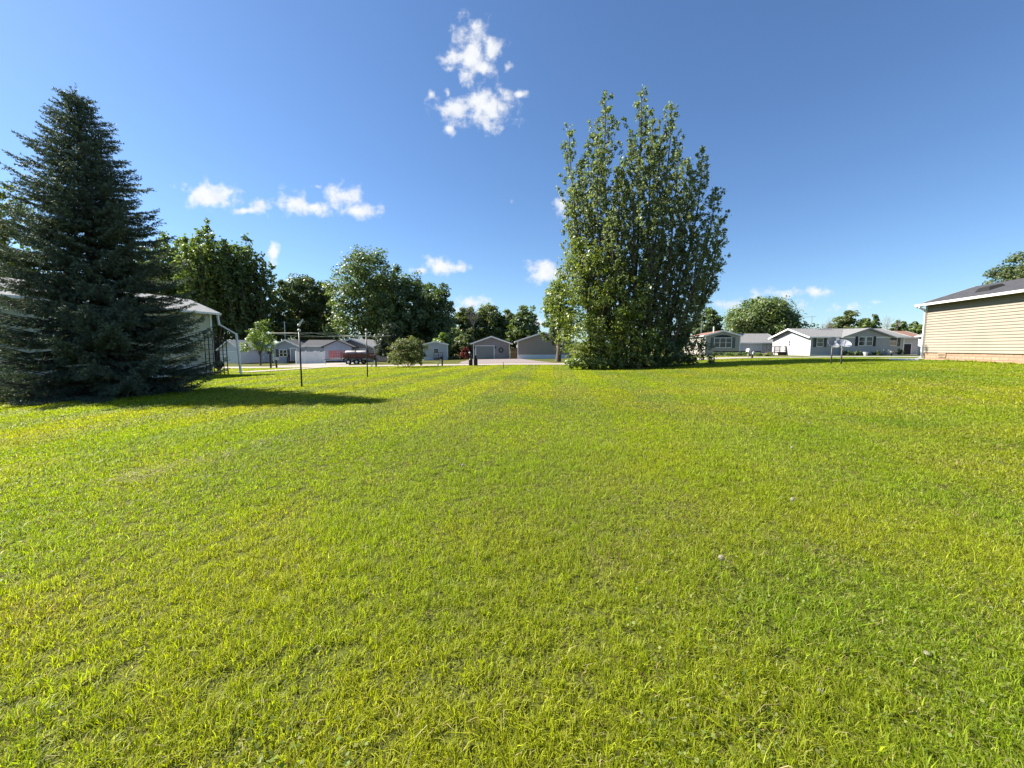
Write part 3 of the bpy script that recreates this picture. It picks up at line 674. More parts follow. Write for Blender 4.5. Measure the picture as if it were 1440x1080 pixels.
def rural_box(mb, c, L_, w, hgt, ax=(0, 1)):
    """arched letterbox, long axis ax"""
    ax = Vector((ax[0], ax[1], 0)).normalized(); sd = Vector((ax.y, -ax.x, 0)); c = Vector(c)
    prof = [(-w/2, 0), (w/2, 0), (w/2, hgt*.55)]+[(w/2*math.cos(a_), hgt*.55+hgt*.45*math.sin(a_)) for a_ in np.linspace(.3, math.pi-.3, 6)]+[(-w/2, hgt*.55)]
    i = len(mb.v); n = len(prof)
    for t_ in (-L_/2, L_/2): mb.v += [tuple(c+ax*t_+sd*p_[0]+Vector((0, 0, p_[1]))) for p_ in prof]
    mb.f.append(tuple(range(i, i+n))); mb.f.append(tuple(range(i+2*n-1, i+n-1, -1)))
    for k_ in range(n): mb.f.append((i+k_, i+(k_+1) % n, i+n+(k_+1) % n, i+n+k_))
def mailbox(px, Y, ptop, label, post='wood', boxm=None, brace=False, fat=False, boxw=.2):
    g = G(px, Y); hh = topz(px, ptop, Y)-g.z
    t = thing('mailbox', label, 'mailbox', g, group='mailboxes along the road')
    q = MB()
    if fat: q.lathe([(.001, -.05), (.17, -.05), (.165, .5), (.13, .56), (.07, .62), (.065, hh-.24), (.001, hh-.235)], n=12)
    else: q.box(-.055, .055, -.055, .055, -.1, hh-.24)
    q.build('post', {'wood': DARKWOOD, 'black': BLACKM, 'white': WHITE}[post], t)
    m = MB(); rural_box(m, (0, -.05, hh-.232), .46, boxw, .23); bo = m.build('letterbox', boxm or BLACKM, t)
    d = MB(); d.box(-boxw/2+.01, boxw/2-.01, .181, .19, hh-.225, hh-.06); d.build('flap', boxm or BLACKM, bo)
    f = MB(); f.box(boxw/2+.003, boxw/2+.012, -.1, -.07, hh-.15, hh+.02); f.build('flag', pm('red_flag', (.45, .03, .02), .5), bo)
    if brace:
        b = MB(); b.bar((-.06, 0, hh-.22), (-.42, -.05, 0), .10, .03, up=(0, 1, 0)); b.build('brace', WHITE, t)
    return t
GREYBOX = pm('grey_letterbox', (.45, .45, .45), .45, .1, 5, metal=.3); WBOX = pm('white_letterbox', (.72, .72, .72), .4, .05, 5)
mailbox(381, 35.6, 494, 'tall dark mailbox at the left beside a lower pale topped one', 'black')
mailbox(389, 35.7, 502.5, 'low pale topped mailbox on a dark post at the left of the road', 'wood', GREYBOX, boxw=.34)
mailbox(529, 34.9, 502.5, 'dark mailbox post with leaning white board, near the parked trailer', 'wood', brace=True)
mailbox(622, 34.3, 501, 'dark mailbox post with leaning white board, right of the round bush', 'wood', brace=True)
mailbox(662, 33.6, 499, 'black mailbox on a fat base with a white ball above it', 'black', fat=True)
mailbox(669, 33.6, 499.5, 'black mailbox on a fat base, right one of the pair before the grey garage', 'black', fat=True)
t = thing('ball_marker', 'white ball on a thin stake beside the black mailbox pair', 'marker', G(660.5, 34.4)); hh = topz(660, 496, 34.4)-t.location.z
MB().tube([(0, 0, -.1), (0, 0, hh)], .012, 6).build('stake', STEEL, t); MB().ball((0, 0, hh), .075).build('ball', WHITE, t, True)
mailbox(1057.5, 31.6, 494, 'weathered wooden post mailbox by the road in front of the green flower bed', 'wood', GREYBOX)
g = G(1052, 31.7); 
t = thing('newspaper_tube', 'white newspaper box on a slim post left of the weathered mailbox', 'newspaper box', g); hh = topz(1052, 490, 31.7)-g.z
MB().tube([(0, 0, -.1), (0, 0, hh-.2)], .03, 8).build('post', STEEL, t); m = MB(); rural_box(m, (0, 0, hh-.24), .4, .17, .22); m.build('box', WBOX, t)
# thin marker rod
g = G(708, 26.5); t = thing('marker_rod', 'thin dark marker rod standing alone in the lawn before the road', 'marker', g); hh = topz(708, 510, 26.5)-g.z
MB().tube([(0, 0, -.1), (0, 0, hh)], .016, 6).build('rod', BLACKM, t); MB().ball((0, 0, hh), .03).build('cap', BLACKM, t)

# trailer
def trailer():
    Y = 46; a, b = G(463, Y), G(520, Y); L_ = (b-a).length
    t = thing('utility_trailer', 'flatbed utility trailer with brown wooden sides and a red rack, parked at the tan garage', 'trailer', a, R(1)); 
    RED = pm('red_rack', (.50, .10, .08), .5, .2, 5); WD = pm('brown_trailer_boards', (.13, .055, .038), .75, .4, 6, .4, 40)
    zb = .68; wd = 1.9
    q = MB(); q.box(0, L_, 0, wd, zb, zb+.07); q.box(0, L_, -.05, -.003, zb-.08, zb+.08); q.box(0, L_, wd+.003, wd+.05, zb-.08, zb+.08); q.build('bed', pm('grey_trailer_deck', (.3, .29, .27), .7), t)
    for y in (-.02, wd-.01):
        q = MB()
        for j in range(4): q.box(L_*.34, L_*.985, y, y+.03, zb+.10+j*.15, zb+.23+j*.15)
        for j in range(5): u = L_*(.31+.665*j/4); q.box(u-.04, u+.04, y-.04, y-.003, zb+.0, zb+.74+(.12 if j in (0, 4) else 0))
        q.build('side_panel', WD, t)
    q = MB()
    for y in (0, wd):
        for j in range(6): u = L_*(.01+.27*j/5); q.bar((u, y, zb), (u, y, zb+.95), .05)
        for z in (.35, .65, .95): q.bar((0.02, y, zb+z), (L_*.28, y, zb+z), .05)
    for j in range(6): y = wd*j/5; q.bar((.02, y, zb), (.02, y, zb+.95), .05)
    for z in (.35, .65, .95): q.bar((.02, 0, zb+z), (.02, wd, zb+z), .05)
    q.build('rack', RED, t)
    q = MB(); q.bar((0, .2, zb-.05), (-1.0, wd/2, zb-.1), .08); q.bar((0, wd-.2, zb-.05), (-1.0, wd/2, zb-.1), .08); q.build('tongue', BLACKM, t)
    q = MB(); q.tube([(-.85, wd/2, 0), (-.85, wd/2, zb+.35)], .04, 8); q.bar((-.98, wd/2, zb+.35), (-.72, wd/2, zb+.35), .04); q.build('jack', STEEL, t)
    q = MB()
    for y in (-.32, wd+.04): q.box(L_*.38, L_*.80, y, y+.27, zb+.02, zb+.06); q.box(L_*.37, L_*.38, y, y+.27, zb-.2, zb+.06); q.box(L_*.80, L_*.81, y, y+.27, zb-.2, zb+.06)
    q.build_each('mudguard', BLACKM, t)
    for u in (.49, .69):
        for y in (-.30, wd+.08):
            w = MB(); w.lathe([(.17, 0), (.30, .0), (.33, .04), (.33, .17), (.30, .21), (.17, .21)], (L_*u, y, .33), (0, 1, 0), 18); wo = w.build('wheel', TYRE, t, True)
            r_ = MB(); r_.lathe([(.001, .03), (.08, .02), (.172, .05), (.172, .16), (.08, .19), (.001, .18)], (L_*u, y, .33), (0, 1, 0), 14); r_.build('rim', pm('white_rim', (.75, .75, .72), .4), wo)
    # load
    o = MB(); o.lathe([(.001, 0), (.22, 0), (.24, .05), (.24, 1.1), (.22, 1.15), (.001, 1.15)], (0, 0, 0), (1, 0, 0), 12)
    for i, (u, lab) in enumerate(((.36, 'pale rolled bundle lying at the front of the brown trailer sides'), (.60, 'pale rolled bundle lying in the middle of the brown trailer'))):
        ob = o.build('rolled_bundle', pm('pale_canvas', (.62, .56, .5), .8), None, True) if i == 0 else base.copy()
        if i: COL.objects.link(ob)
        base = ob; ob.location = (a.x+L_*u, a.y+.7+.3*i, a.z+zb+.52+.2*1); tag(ob, lab, 'bundle', 'bundles on the trailer')
    # crates under the bundles carry them
    q = MB(); q.box(0, 1.9, 0, 1.2, 0, .41); q.box(1.92, 3.4, 0, 1.2, 0, .38)
    ob = q.build('lumber_stack', WD); ob.location = (a.x+L_*.34, a.y+.3, a.z+zb+.075); tag(ob, 'brown stack of lumber lying between the trailer sides', 'lumber')
trailer()

# satellite dishes
def dish(px, Y, py_c, r, aim, label):
    g = G(px, Y); zc = topz(px, py_c, Y)-g.z
    t = thing('satellite_dish', label, 'satellite dish', g, group='satellite dishes on the lawn')
    MB().tube([(0, 0, -.2), (0, 0, zc-.05)], .035, 10).build('post', pm('dark_dish_post', (.06, .06, .055), .5), t, True)
    ax = Vector(aim).normalized(); c = Vector((0, 0, zc))+ax*.08
    prof = [(r*s_+1e-4, .42*r*s_*s_) for s_ in np.linspace(0, 1, 8)]
    q = MB(); q.lathe(prof+[(r*1.02, .42*r+.004)]+[(p_[0]+.002, p_[1]-.014) for p_ in prof[::-1]], c, ax, 28)
    q.build('reflector', pm('grey_white_dish', (.26, .27, .30), .4, .15, 5), t, True)
    f = MB(); tip = c+ax*r*1.0+Vector((0, 0, -.05)); f.bar(c-Vector((0, 0, r*.8)), tip, .03); f.bar(Vector((0, 0, zc-.1)), c-ax*.02, .08); f.build('feed_arm', STEEL, t)
    l = MB(); l.tube([tip, tip+(c-tip).normalized()*.12], .035, 8); l.build('receiver', pm('grey_receiver', (.4, .4, .42), .4), t)
dish(1168.5, 20.6, 484, .31, (-.15, -.85, .5), 'larger satellite dish on the left post, facing the lawn')
dish(1182.5, 20.0, 487, .31, (-.12, -.6, .8), 'satellite dish tilted skyward on the right post')

# low rails, bench, planters by the far homes
def rail(px0, px1, Y, ptop, n, label):
    a, b = G(px0, Y), G(px1, Y); L_ = (b-a).length; hh = topz(px0, ptop, Y)-a.z
    t = thing('rail_fence', label, 'rail fence', a)
    for j in range(n): q = MB(); u = L_*j/(n-1); q.box(u-.05, u+.05, -.05, .05, -.1, hh-.05); q.build('post', DARKWOOD, t)
    q = MB(); q.box(-.1, L_+.1, -.09, -.052, hh-.13, hh); q.build('rail', DARKWOOD, t)
rail(1003, 1068, 47, 493.5, 6, 'low dark wooden rail fence in front of the tan mobile home')
g = G(996, 40); t = thing('white_bench', 'small white bench at the far road edge right of the poplar', 'bench', g); k = 40/FPX; hh = topz(996, 500.5, 40)-g.z
q = MB(); q.box(-.32, .32, -.18, .18, hh-.05, hh); q.build('seat', WHITE, t)
for u in (-.25, .25):
    q = MB(); q.box(u-.035, u+.035, -.14, .14, -.05, hh-.052); q.build('leg', WHITE, t)
g = G(1251, 55.5); t = thing('wheelbarrow', 'white wheelbarrow standing by the grey house wall below the right window', 'wheelbarrow', g, R(25))
q = MB(); q.hexa([(-.25, -.2, .32), (.25, -.15, .32), (.25, .15, .32), (-.25, .2, .32), (-.42, -.32, .68), (.42, -.28, .62), (.42, .28, .62), (-.42, .32, .68)]); q.build('tray', WBOX, t)
q = MB(); q.lathe([(.05, -.05), (.2, -.05), (.22, 0), (.2, .05), (.05, .05)], (.5, 0, .22), (0, 1, 0), 14); q.build('wheel', TYRE, t)
q = MB(); 
for y in (-.2, .2): q.tube([(.5, y*.4, .22), (-.2, y, .3), (-.9, y*1.3, .75), (-1.1, y*1.3, .8)], .025, 6); q.bar((-.25, y, .3), (-.3, y, 0), .03)
q.build('handle', STEEL, t)
g = G(1217, 55.2); t = thing('planter', 'white tub planter against the grey front gable of the white grey house', 'planter', g)
MB().lathe([(.001, 0), (.2, 0), (.3, .45), (.32, .45), (.32, .5), (.27, .5), (.001, .44)], n=16).build('tub', WBOX, t)
hosereel_c = G(308, 24.5); t = thing('hose_reel', 'black hose reel behind the trellises by the cream house', 'hose reel', hosereel_c)
q = MB(); q.lathe([(.05, -.1), (.25, -.1), (.25, -.08), (.2, -.07), (.2, .07), (.25, .08), (.25, .1), (.05, .1)], (0, 0, .55), (0, 1, 0), 16); q.build('drum', BLACKM, t)
q = MB(); q.box(-.06, .06, -.06, .06, -.05, .5); q.build('stand', BLACKM, t)

# ------------------------------------------------------------------ vegetation
def noise3(p, seed=0, f=1.0):
    r = np.random.default_rng(seed); o = 0
    for k in range(5):
        w = r.normal(size=3)*f*(1+.5*k); o = o+np.sin(p@w+r.random()*6.28)/(1+.35*k)
    return o/2.6
def rand_in_ball(n):
    v = unit(rng.normal(size=(n, 3))); return v*rng.random((n, 1))**(1/3)
LEAFM = leaf_mat('broad_leaves', .38)
LEAFG = leaf_mat('glossy_leaves', .52, (1.6, 1.75, .75), .42, .5)
NEEDLE = leaf_mat('spruce_needles', .15, (1.1, 1.2, .6), .6, .25)
PAL_DARK = [(0.079, 0.121, 0.045), (0.107, 0.153, 0.055), (0.067, 0.099, 0.045), (0.141, 0.184, 0.064)]
PAL_MID = [(0.127, 0.177, 0.052), (0.166, 0.22, 0.063), (0.107, 0.156, 0.047), (0.205, 0.248, 0.074)]
PAL_LIGHT = [(0.156, 0.228, 0.036), (0.12, 0.192, 0.036), (0.192, 0.252, 0.048)]
PAL_OLIVE = [(0.14, 0.154, 0.049), (0.112, 0.14, 0.042), (0.168, 0.161, 0.063), (0.098, 0.126, 0.042)]
def limbs(mb, base, targets, r0, h0):
    """tapered limbs from a trunk axis to crown points"""
    for tg in targets:
        s_ = Vector((base[0], base[1], base[2]+h0*(.55+.5*random.random()))); e = Vector(tg)
        m = s_.lerp(e, .5)+Vector((random.uniform(-.3, .3), random.uniform(-.3, .3), .12*(e-s_).length))
        mb.tube([s_, s_.lerp(m, .6), m, e], [r0*.42, r0*.32, r0*.22, r0*.05], 6, cap=False)
def crown_tree(name, label, cat, loc, lobes, clumps, per, rc, leaf, pal, trunk_r, trunk_h, seed, group=None, hole=-.35, mat=None, trunkless=False, stems=1, jit=.2, flat=.75, aspect=.75):
    """lobes: (dx, dy, z, rx, ry, rz) relative to the base; clumps of leaf-sized faces spread through them"""
    t = thing(name, label, cat, loc, group=group)
    vol = np.array([l[3]*l[4]*l[5] for l in lobes])**(.72); vol = vol/vol.sum()
    cs = []; outs = []
    for l, v in zip(lobes, vol):
        n = max(4, int(clumps*v)); d = unit(rng.normal(size=(n, 3))); rr = .45+.55*rng.random((n, 1))**.55
        rr = rr*(1+.10*noise3(d*2.2, seed+3)[:, None])
        c = d*rr*np.array(l[3:6])+np.array(l[:3]); cs.append(c); outs.append(d)
    cs = np.concatenate(cs); outs = np.concatenate(outs)
    scale = max(l[3] for l in lobes)
    keep = (noise3(cs/scale*2.6, seed) > hole) & (cs[:, 2] > .12); cs = cs[keep]; outs = outs[keep]
    n = len(cs)*per
    ci = np.repeat(np.arange(len(cs)), per)
    rcl = rc*(.6+.8*rng.random(len(cs)))
    off = rand_in_ball(n)*rcl[ci][:, None]*np.array([1, 1, flat])
    c = cs[ci]+off
    nr = unit(off)*.5+outs[ci]*.5+np.array([0, 0, .45])+rng.normal(size=(n, 3))*.55
    sz = leaf*(.6+.8*rng.random(n))
    tn = tints(n, pal, jit); cl = 1+rng.normal(0, .13, len(cs)); tn = tn*np.clip(cl[ci], .6, 1.5)[:, None]
    quads_mesh('crown', leaf_quads(c, nr, sz, aspect), mat or LEAFM, t, tn)
    mb = MB()
    if not trunkless:
        tops = [Vector((0, 0, trunk_h))]
        if stems == 1:
            mb.tube([(0, 0, -.3), (0, 0, .1), (.03*trunk_h, 0, trunk_h*.5), (0, 0.02*trunk_h, trunk_h), (0, 0, trunk_h*1.35)], [trunk_r*1.5, trunk_r*1.1, trunk_r*.85, trunk_r*.6, trunk_r*.25], 9, cap=False)
            k = rng.choice(len(cs), min(14, len(cs)), replace=False)
            limbs(mb, (0, 0, 0), [cs[j] for j in k], trunk_r, trunk_h)
        else:
            for s_ in range(stems):
                a_ = 2*math.pi*s_/stems+random.random(); e = cs[rng.integers(len(cs))]
                b0 = Vector((math.cos(a_)*trunk_r*2, math.sin(a_)*trunk_r*2, -.2)); e = Vector(e)
                m = b0.lerp(e, .5); m.x *= .7; m.y *= .7
                mb.tube([b0, m, e], [trunk_r, trunk_r*.7, trunk_r*.2], 6, cap=False)
        mb.build('trunk', BARK, t, True)
    return t

# --- spruce
def spruce():
    Yc = 12.3; g = G(149, Yc); hh = topz(112, 126, Yc)-g.z
    t = thing('spruce_tree', 'large dark blue green spruce tree with branches down to the grass', 'tree', g)
    lean = np.array([-.15, .1, 0])
    MB().tube([(0, 0, -.3), (-.06, .04, hh*.4), (-.12, .08, hh*.8), (-.15, .1, hh*.99)], [.24, .15, .06, .012], 9, cap=False).build('trunk', pm('spruce_bark', (.07, .05, .04), .95, .3, 8, .6, 30), t, True)
    tw_p, tw_d, tw_l = [], [], []; wood = MB()
    zc = .18
    while zc < hh*.985:
        f = zc/hh
        if f < .12: Rm = 2.62+.18*(f/.12)
        else: Rm = 2.80*(1-(f-.12)/.88)**.76
        Rm = max(Rm, .28)
        nb = int(10-3*f)
        a0 = random.random()*6.28
        for k in range(nb):
            az = a0+2*math.pi*k/nb+random.gauss(0, .2)
            L_ = Rm*random.uniform(.72, 1.12)*(random.uniform(1.1, 1.3) if f > .3 and random.random() < .16 else 1)
            if f > .90: L_ *= .9
            el0 = -.10+.26*f**1.6+random.gauss(0, .06)      # low branches droop, top ones rise
            d0 = np.array([math.cos(az), math.sin(az), 0.]); base = np.array([0, 0, zc])+lean*f
            n = max(4, int(L_/.095)); s_ = np.linspace(.1, 1, n)
            droop = -.10*L_*(1-f); tipup = .10*L_
            pts = base+d0*(s_*L_)[:, None]+np.array([0, 0, 1.])*(math.tan(el0)*s_*L_+droop*np.sin(s_*math.pi)+tipup*s_**3)[:, None]
            pts[:, 2] = np.maximum(pts[:, 2], .06)
            wood.tube([tuple(base), tuple(pts[n//2]), tuple(pts[-1])], [.03*(1-f)+.01, .018*(1-f)+.006, .004], 5, cap=False)
            sidev = np.array([-math.sin(az), math.cos(az), 0])
            for j in range(n):
                if s_[j] < .22 and random.random() < .5: continue
                for sg in (-1, 1):
                    bl = (.20+.42*L_*.36*(1-s_[j])**.8*1.3)*random.uniform(.6, 1.2)
                    bl = min(bl, .62)
                    dd = d0*random.uniform(.5, .9)+sidev*sg*random.uniform(.5, 1)+np.array([0, 0, random.uniform(-.20, .05)+.25*f])
                    dd /= np.linalg.norm(dd)
                    tw_p.append(pts[j]); tw_d.append(dd); tw_l.append(bl)
                    if bl > .34:        # secondary twigs, some hanging
                        for q in (.4, .7):
                            d2 = dd+sidev*sg*random.uniform(-.9, .2)+d0*.3+np.array([0, 0, random.uniform(-.5, .1)]); d2 /= np.linalg.norm(d2)
                            tw_p.append(pts[j]+dd*bl*q); tw_d.append(d2); tw_l.append(bl*.5)
            tw_p.append(pts[-1]-d0*.05); tw_d.append((pts[-1]-pts[-2])/np.linalg.norm(pts[-1]-pts[-2])); tw_l.append(.24)
        zc += .218*(1-.42*f)*random.uniform(.85, 1.15)
    for k in range(9):     # leader
        tw_p.append(np.array([-.15, .1, hh*(.90+.012*k)])); a_ = random.random()*6.28
        dd = np.array([.4*math.cos(a_), .4*math.sin(a_), 1]); tw_d.append(dd/np.linalg.norm(dd)); tw_l.append(.28)
    wood.build('branch', MATS['spruce_bark'], t, True)
    p = np.array(tw_p); d = np.array(tw_d); l = np.array(tw_l)
    per = np.maximum(5, (l/.0075).astype(int)); ti = np.repeat(np.arange(len(p)), per); n = len(ti)
    s_ = rng.random(n); c = p[ti]+d[ti]*(s_*l[ti])[:, None]
    rd = rng.normal(size=(n, 3)); rd = unit(rd-(rd*d[ti]).sum(1, keepdims=True)*d[ti])
    ax = unit(d[ti]*.55+rd*.95+np.array([0, 0, .12])); nl = .056*(.7+.6*rng.random(n)); wv = unit(np.cross(ax, rng.normal(size=(n, 3))))
    v = np.empty((n, 3, 3)); v[:, 0] = c-wv*.0105; v[:, 1] = c+wv*.0105; v[:, 2] = c+ax*nl[:, None]
    tn = tints(n, [(.070, .098, .074), (.088, .120, .084), (.056, .084, .066), (.125, .150, .086)], .15)
    tip = (s_ > .75)[:, None]; tn = np.where(tip, tn*1.35, tn)
    raw_mesh('needles', v.reshape(-1, 3), np.arange(n*3), np.arange(n)*3, np.full(n, 3), NEEDLE, t, np.repeat(tn, 3, axis=0))
    print('spruce needles', n)
spruce()

# --- plume trees (poplar and the tall cottonwoods): leaders, ascending branches, leafy twigs
def plume_tree(name, label, loc, leaders, r0, Lmax, bstep, tstep, per, leaf, pal, seed, group=None, mat=None, low=.1, jit=.2, twl=.5, ang=.88, aspect=.8):
    t = thing(name, label, 'tree', loc, group=group); r = np.random.default_rng(seed)
    wood = MB(); C = []; D = []
    for (bx, by, tx, ty, tz, sc) in leaders:
        b = np.array([bx, by, -.2]); e = np.array([tx, ty, tz]); n = 9
        s_ = np.linspace(0, 1, n); pts = b+(e-b)*s_[:, None]; bow = (e-b)*np.array([1, 1, 0])
        pts += bow*(.22*np.sin(s_*math.pi))[:, None]*np.array([1, 1, 0])+r.normal(0, .05, (n, 3))*np.array([1, 1, 0])
        wood.tube([tuple(q) for q in pts], [r0*sc*(1-.93*q)+.006 for q in s_], 7, cap=False)
        ln = np.linalg.norm(e-b); m = int(ln*(1-low)/bstep); az = r.random()*6.28
        for k in range(m):
            f = low+(1-low)*(k+r.random()*.6)/m; q = np.array([np.interp(f, s_, pts[:, a_]) for a_ in range(3)])
            az += 2.4+r.normal(0, .3)
            prof = min(1, (1-f)*3.0+.16)*(0.65+.35*min(1, f/.3))
            bl = Lmax*sc*prof*r.uniform(.6, 1.2); an = ang*(1.1-.45*f)*r.uniform(.75, 1.2)
            d0 = np.array([math.cos(az)*math.sin(an), math.sin(az)*math.sin(an), math.cos(an)])
            mm = 5; u = np.linspace(0, 1, mm); bp = q+d0*(u*bl)[:, None]+np.array([0, 0, .18*bl])*(u**2)[:, None]
            if bl > .7: wood.tube([tuple(x) for x in bp[::2]], [max(.007, r0*.22*sc*(1-f*.7))*w_ for w_ in (1, .55, .15)], 5, cap=False)
            nt = max(2, int(bl/tstep))
            for j in range(nt):
                w_ = .18+.82*(j+r.random())/nt; o = np.array([np.interp(w_, u, bp[:, a_]) for a_ in range(3)])
                dd = unit(r.normal(size=3)+d0*.6+np.array([0, 0, .35])); tl = twl*r.uniform(.5, 1.2)*(1.1-.5*w_)
                kk = r.random(per); C.append(o+dd*(kk*tl)[:, None]+r.normal(0, .07, (per, 3))*twl/.5); D.append(np.repeat(dd[None], per, 0))
        # leafy tip
        C.append(e+r.normal(0, .09, (14, 3))*np.array([1, 1, 2.4])*twl/.5); D.append(np.repeat(np.array([[0, 0, 1.]]), 14, 0))
    wood.build('trunk', BARK, t, True)
    C = np.concatenate(C); D = np.concatenate(D); ok = C[:, 2] > .1; C = C[ok]; D = D[ok]; n = len(C)
    nr = rng.normal(size=(n, 3))+np.array([0, 0, .5]); sz = leaf*(.65+.7*rng.random(n))
    quads_mesh('crown', leaf_quads(C, nr, sz, aspect, .18), mat or LEAFG, t, tints(n, pal, jit)); print(name, n)
    return t
def poplar():
    Y = 26.8; g = G(893, Y); k = Y/FPX
    L_ = []
    spec = [(802, 185, .8, -.6), (818, 232, .75, 1.2), (850, 135, 1, .3), (838, 190, .8, -1.6), (874, 228, .8, 1.8), (902, 132, 1, 0), (890, 200, .8, -1.8), (918, 165, .9, 1.2), (945, 150, .9, .2), (955, 215, .8, -1.5), (966, 232, .8, 1.6), (988, 212, .85, .1), (1006, 268, .8, -.8), (1012, 315, .75, .8), (800, 300, .75, .2), (986, 330, .75, -1.8), (920, 290, .8, -2.2), (860, 300, .8, -2.2), (990, 400, .7, .6), (828, 205, .75, .5), (928, 196, .8, -.8), (972, 238, .75, -.6), (812, 262, .7, -.7), (1010, 345, .7, -.2), (868, 240, .75, -.9)]
    for (px, py, sc, dy) in spec:
        p = P(px, py, Y+dy); tx = p.x-g.x
        L_.append((tx*.38+random.uniform(-.3, .3), dy*.5, tx, dy, p.z-g.z, sc))
    pal = [(.15, .175, .085), (.115, .15, .06), (.18, .20, .125), (.095, .125, .05), (.22, .235, .17)]
    plume_tree('poplar_tree', 'very tall multi stemmed poplar clump standing at the far edge of the lawn', g, L_, .15, 2.35, .285, .27, 22, .130, pal, 11, low=.10, twl=.43, ang=.76)
poplar()
# lighter understorey tree at the poplar's left
Y = 25.6; g = G(832, Y)
crown_tree('box_elder_tree', 'yellow green leafy tree growing into the lower left of the tall poplar', 'tree', g,
    [(-1.6, .2, 4.4, 1.5, 1.6, 2.0), (-.3, -.5, 5.6, 1.6, 1.5, 2.2), (.6, -.8, 3.2, 1.8, 1.6, 2.4), (-.8, -.6, 2.0, 1.6, 1.5, 1.7), (2.0, -.9, 4.6, 1.4, 1.2, 2.2), (2.6, -1.0, 2.0, 1.7, 1.3, 1.8), (-1.0, .4, 6.8, 1.2, 1.2, 1.4), (-.2, -.7, .9, 1.6, 1.2, .9)],
    520, 26, .42, .17, [(.2, .24, .04), (.16, .22, .04), (.24, .26, .06), (.13, .17, .035)], .11, 2.2, 5, stems=6, hole=-.55, aspect=.6)
shr = [(823, 25.0, 1.1, .9, 'pale green arching shrub at the left foot of the tall poplar', PAL_MID), (858, 24.6, 1.3, .9, 'low green shrub under the poplar with broad leaves, next to the arching one', PAL_MID),
       (900, 24.6, 1.4, 1.5, 'bushy green shrub at the middle foot of the tall poplar', PAL_DARK+PAL_MID), (938, 24.8, 1.4, 1.8, 'dark green shrub under the right half of the tall poplar', PAL_DARK), (972, 25.6, 1.3, 1.9, 'dark green shrub at the right foot of the tall poplar', PAL_DARK)]
for i, (px, Y, rw, rh, lab, pal) in enumerate(shr):
    crown_tree('shrub', lab, 'shrub', G(px, Y), [(0, 0, rh*.5, rw, rw*.8, rh*.6), (rw*.5, .1, rh*.4, rw*.7, rw*.6, rh*.5), (-rw*.5, -.1, rh*.4, rw*.7, rw*.6, rh*.5)], 90, 26, .26, .13, pal, .03, .5, 20+i, group='shrubs under the poplar', stems=5, hole=-.7)

# --- background trees
def blob(px, Y, ptop, halfpx, pal, seed, label, name='broadleaf_tree', clumps=330, per=54, leaf=None, rough=1.0, base=.12, hole=-.5, trunk=.3, group='trees beyond the road', jit=.2, low=None, cat='tree'):
    g = G(px, Y); k = Y/FPX; hh = topz(px, ptop, Y)-g.z; rw = halfpx*k*1.14; zb = hh*base if low is None else low
    m = hh-zb; rr = np.random.default_rng(seed); lobes = [(0, 0, zb+m*.48, rw*.74, rw*.74, m*.46)]
    for i in range(9):
        a_ = i*2.4+rr.random(); f = .18+.68*(i/8); w_ = rw*(1-.55*abs(f-.42)/.5)*.52
        lobes.append((math.cos(a_)*rw*.55*(1.15-f*.55)*rough, math.sin(a_)*rw*.5*(1.15-f*.5), zb+m*f, w_*rr.uniform(.8, 1.15), w_, m*.17*rr.uniform(.8, 1.2)))
    lobes.append((rw*.05, 0, zb+m*.86, rw*.38, rw*.38, m*.14))
    lf = leaf or max(.16, Y*.0052)
    return crown_tree(name, label, cat, g, lobes, clumps, per, rw*.17, lf, pal, trunk, hh*.3, seed, group=group, hole=hole, jit=jit)
def cotton(px, Y, ptop, halfpx, seed, label, pal, nl=17, per=12):
    g = G(px, Y); k = Y/FPX; hh = topz(px, ptop, Y)-g.z; rw = halfpx*k; r = np.random.default_rng(seed); L_ = []
    for i in range(nl):
        a_ = i*2.4; q = math.sqrt((i+.2)/nl); tx, ty = math.cos(a_)*rw*.75*q, math.sin(a_)*rw*.75*q
        L_.append((tx*.15, ty*.15, tx, ty, hh*(1-.32*q*r.uniform(.5, 1.2)), r.uniform(.6, .85)))
    plume_tree('cottonwood_tree', label, g, L_, .26, rw*.55, .6, .42, per, .44, pal, seed, group='tall trees beyond the road', mat=LEAFM, low=.22, twl=1.1, ang=.85)
cotton(243, 74, 322, 46, 31, 'tall loose cottonwood just right of the dark spruce, above the cream roof', PAL_MID)
cotton(300, 72, 308, 46, 32, 'tallest loose cottonwood behind the pale grey garage at left', PAL_MID)
cotton(352, 74, 330, 44, 33, 'tall dark cottonwood at the right end of the left cluster', PAL_DARK+PAL_MID[:1])
blob(5, 38, 238, 60, PAL_OLIVE+PAL_LIGHT[:1], 34, 'olive green tree behind the cream house at the left edge', clumps=300, leaf=.26, base=.1)
blob(425, 92, 388, 38, PAL_OLIVE+PAL_DARK, 35, 'brownish green tree between the left cottonwoods and the big round maple')
blob(395, 84, 395, 24, PAL_DARK, 36, 'narrow dark tree beside the right cottonwood of the left cluster', clumps=160)
blob(456, 96, 392, 24, PAL_DARK+PAL_OLIVE, 37, 'dark tree tucked behind the left flank of the big round maple', clumps=160)
blob(512, 84, 351, 52, PAL_DARK+PAL_MID, 38, 'big round maple rising highest behind the tan garage', clumps=420, hole=-.7, low=1.5)
blob(572, 88, 382, 42, PAL_DARK, 39, 'dark round tree right of the big round maple', clumps=330, hole=-.75, low=1.2)
blob(613, 86, 400, 32, PAL_DARK+PAL_MID[:1], 40, 'dark tree sloping down at the right end of the maple row', clumps=280, hole=-.75, low=1.0)
blob(272, 84, 340, 38, PAL_DARK+PAL_MID[:1], 131, 'dark rounded tree filling the gap between the two left cottonwoods', clumps=240, low=.8)
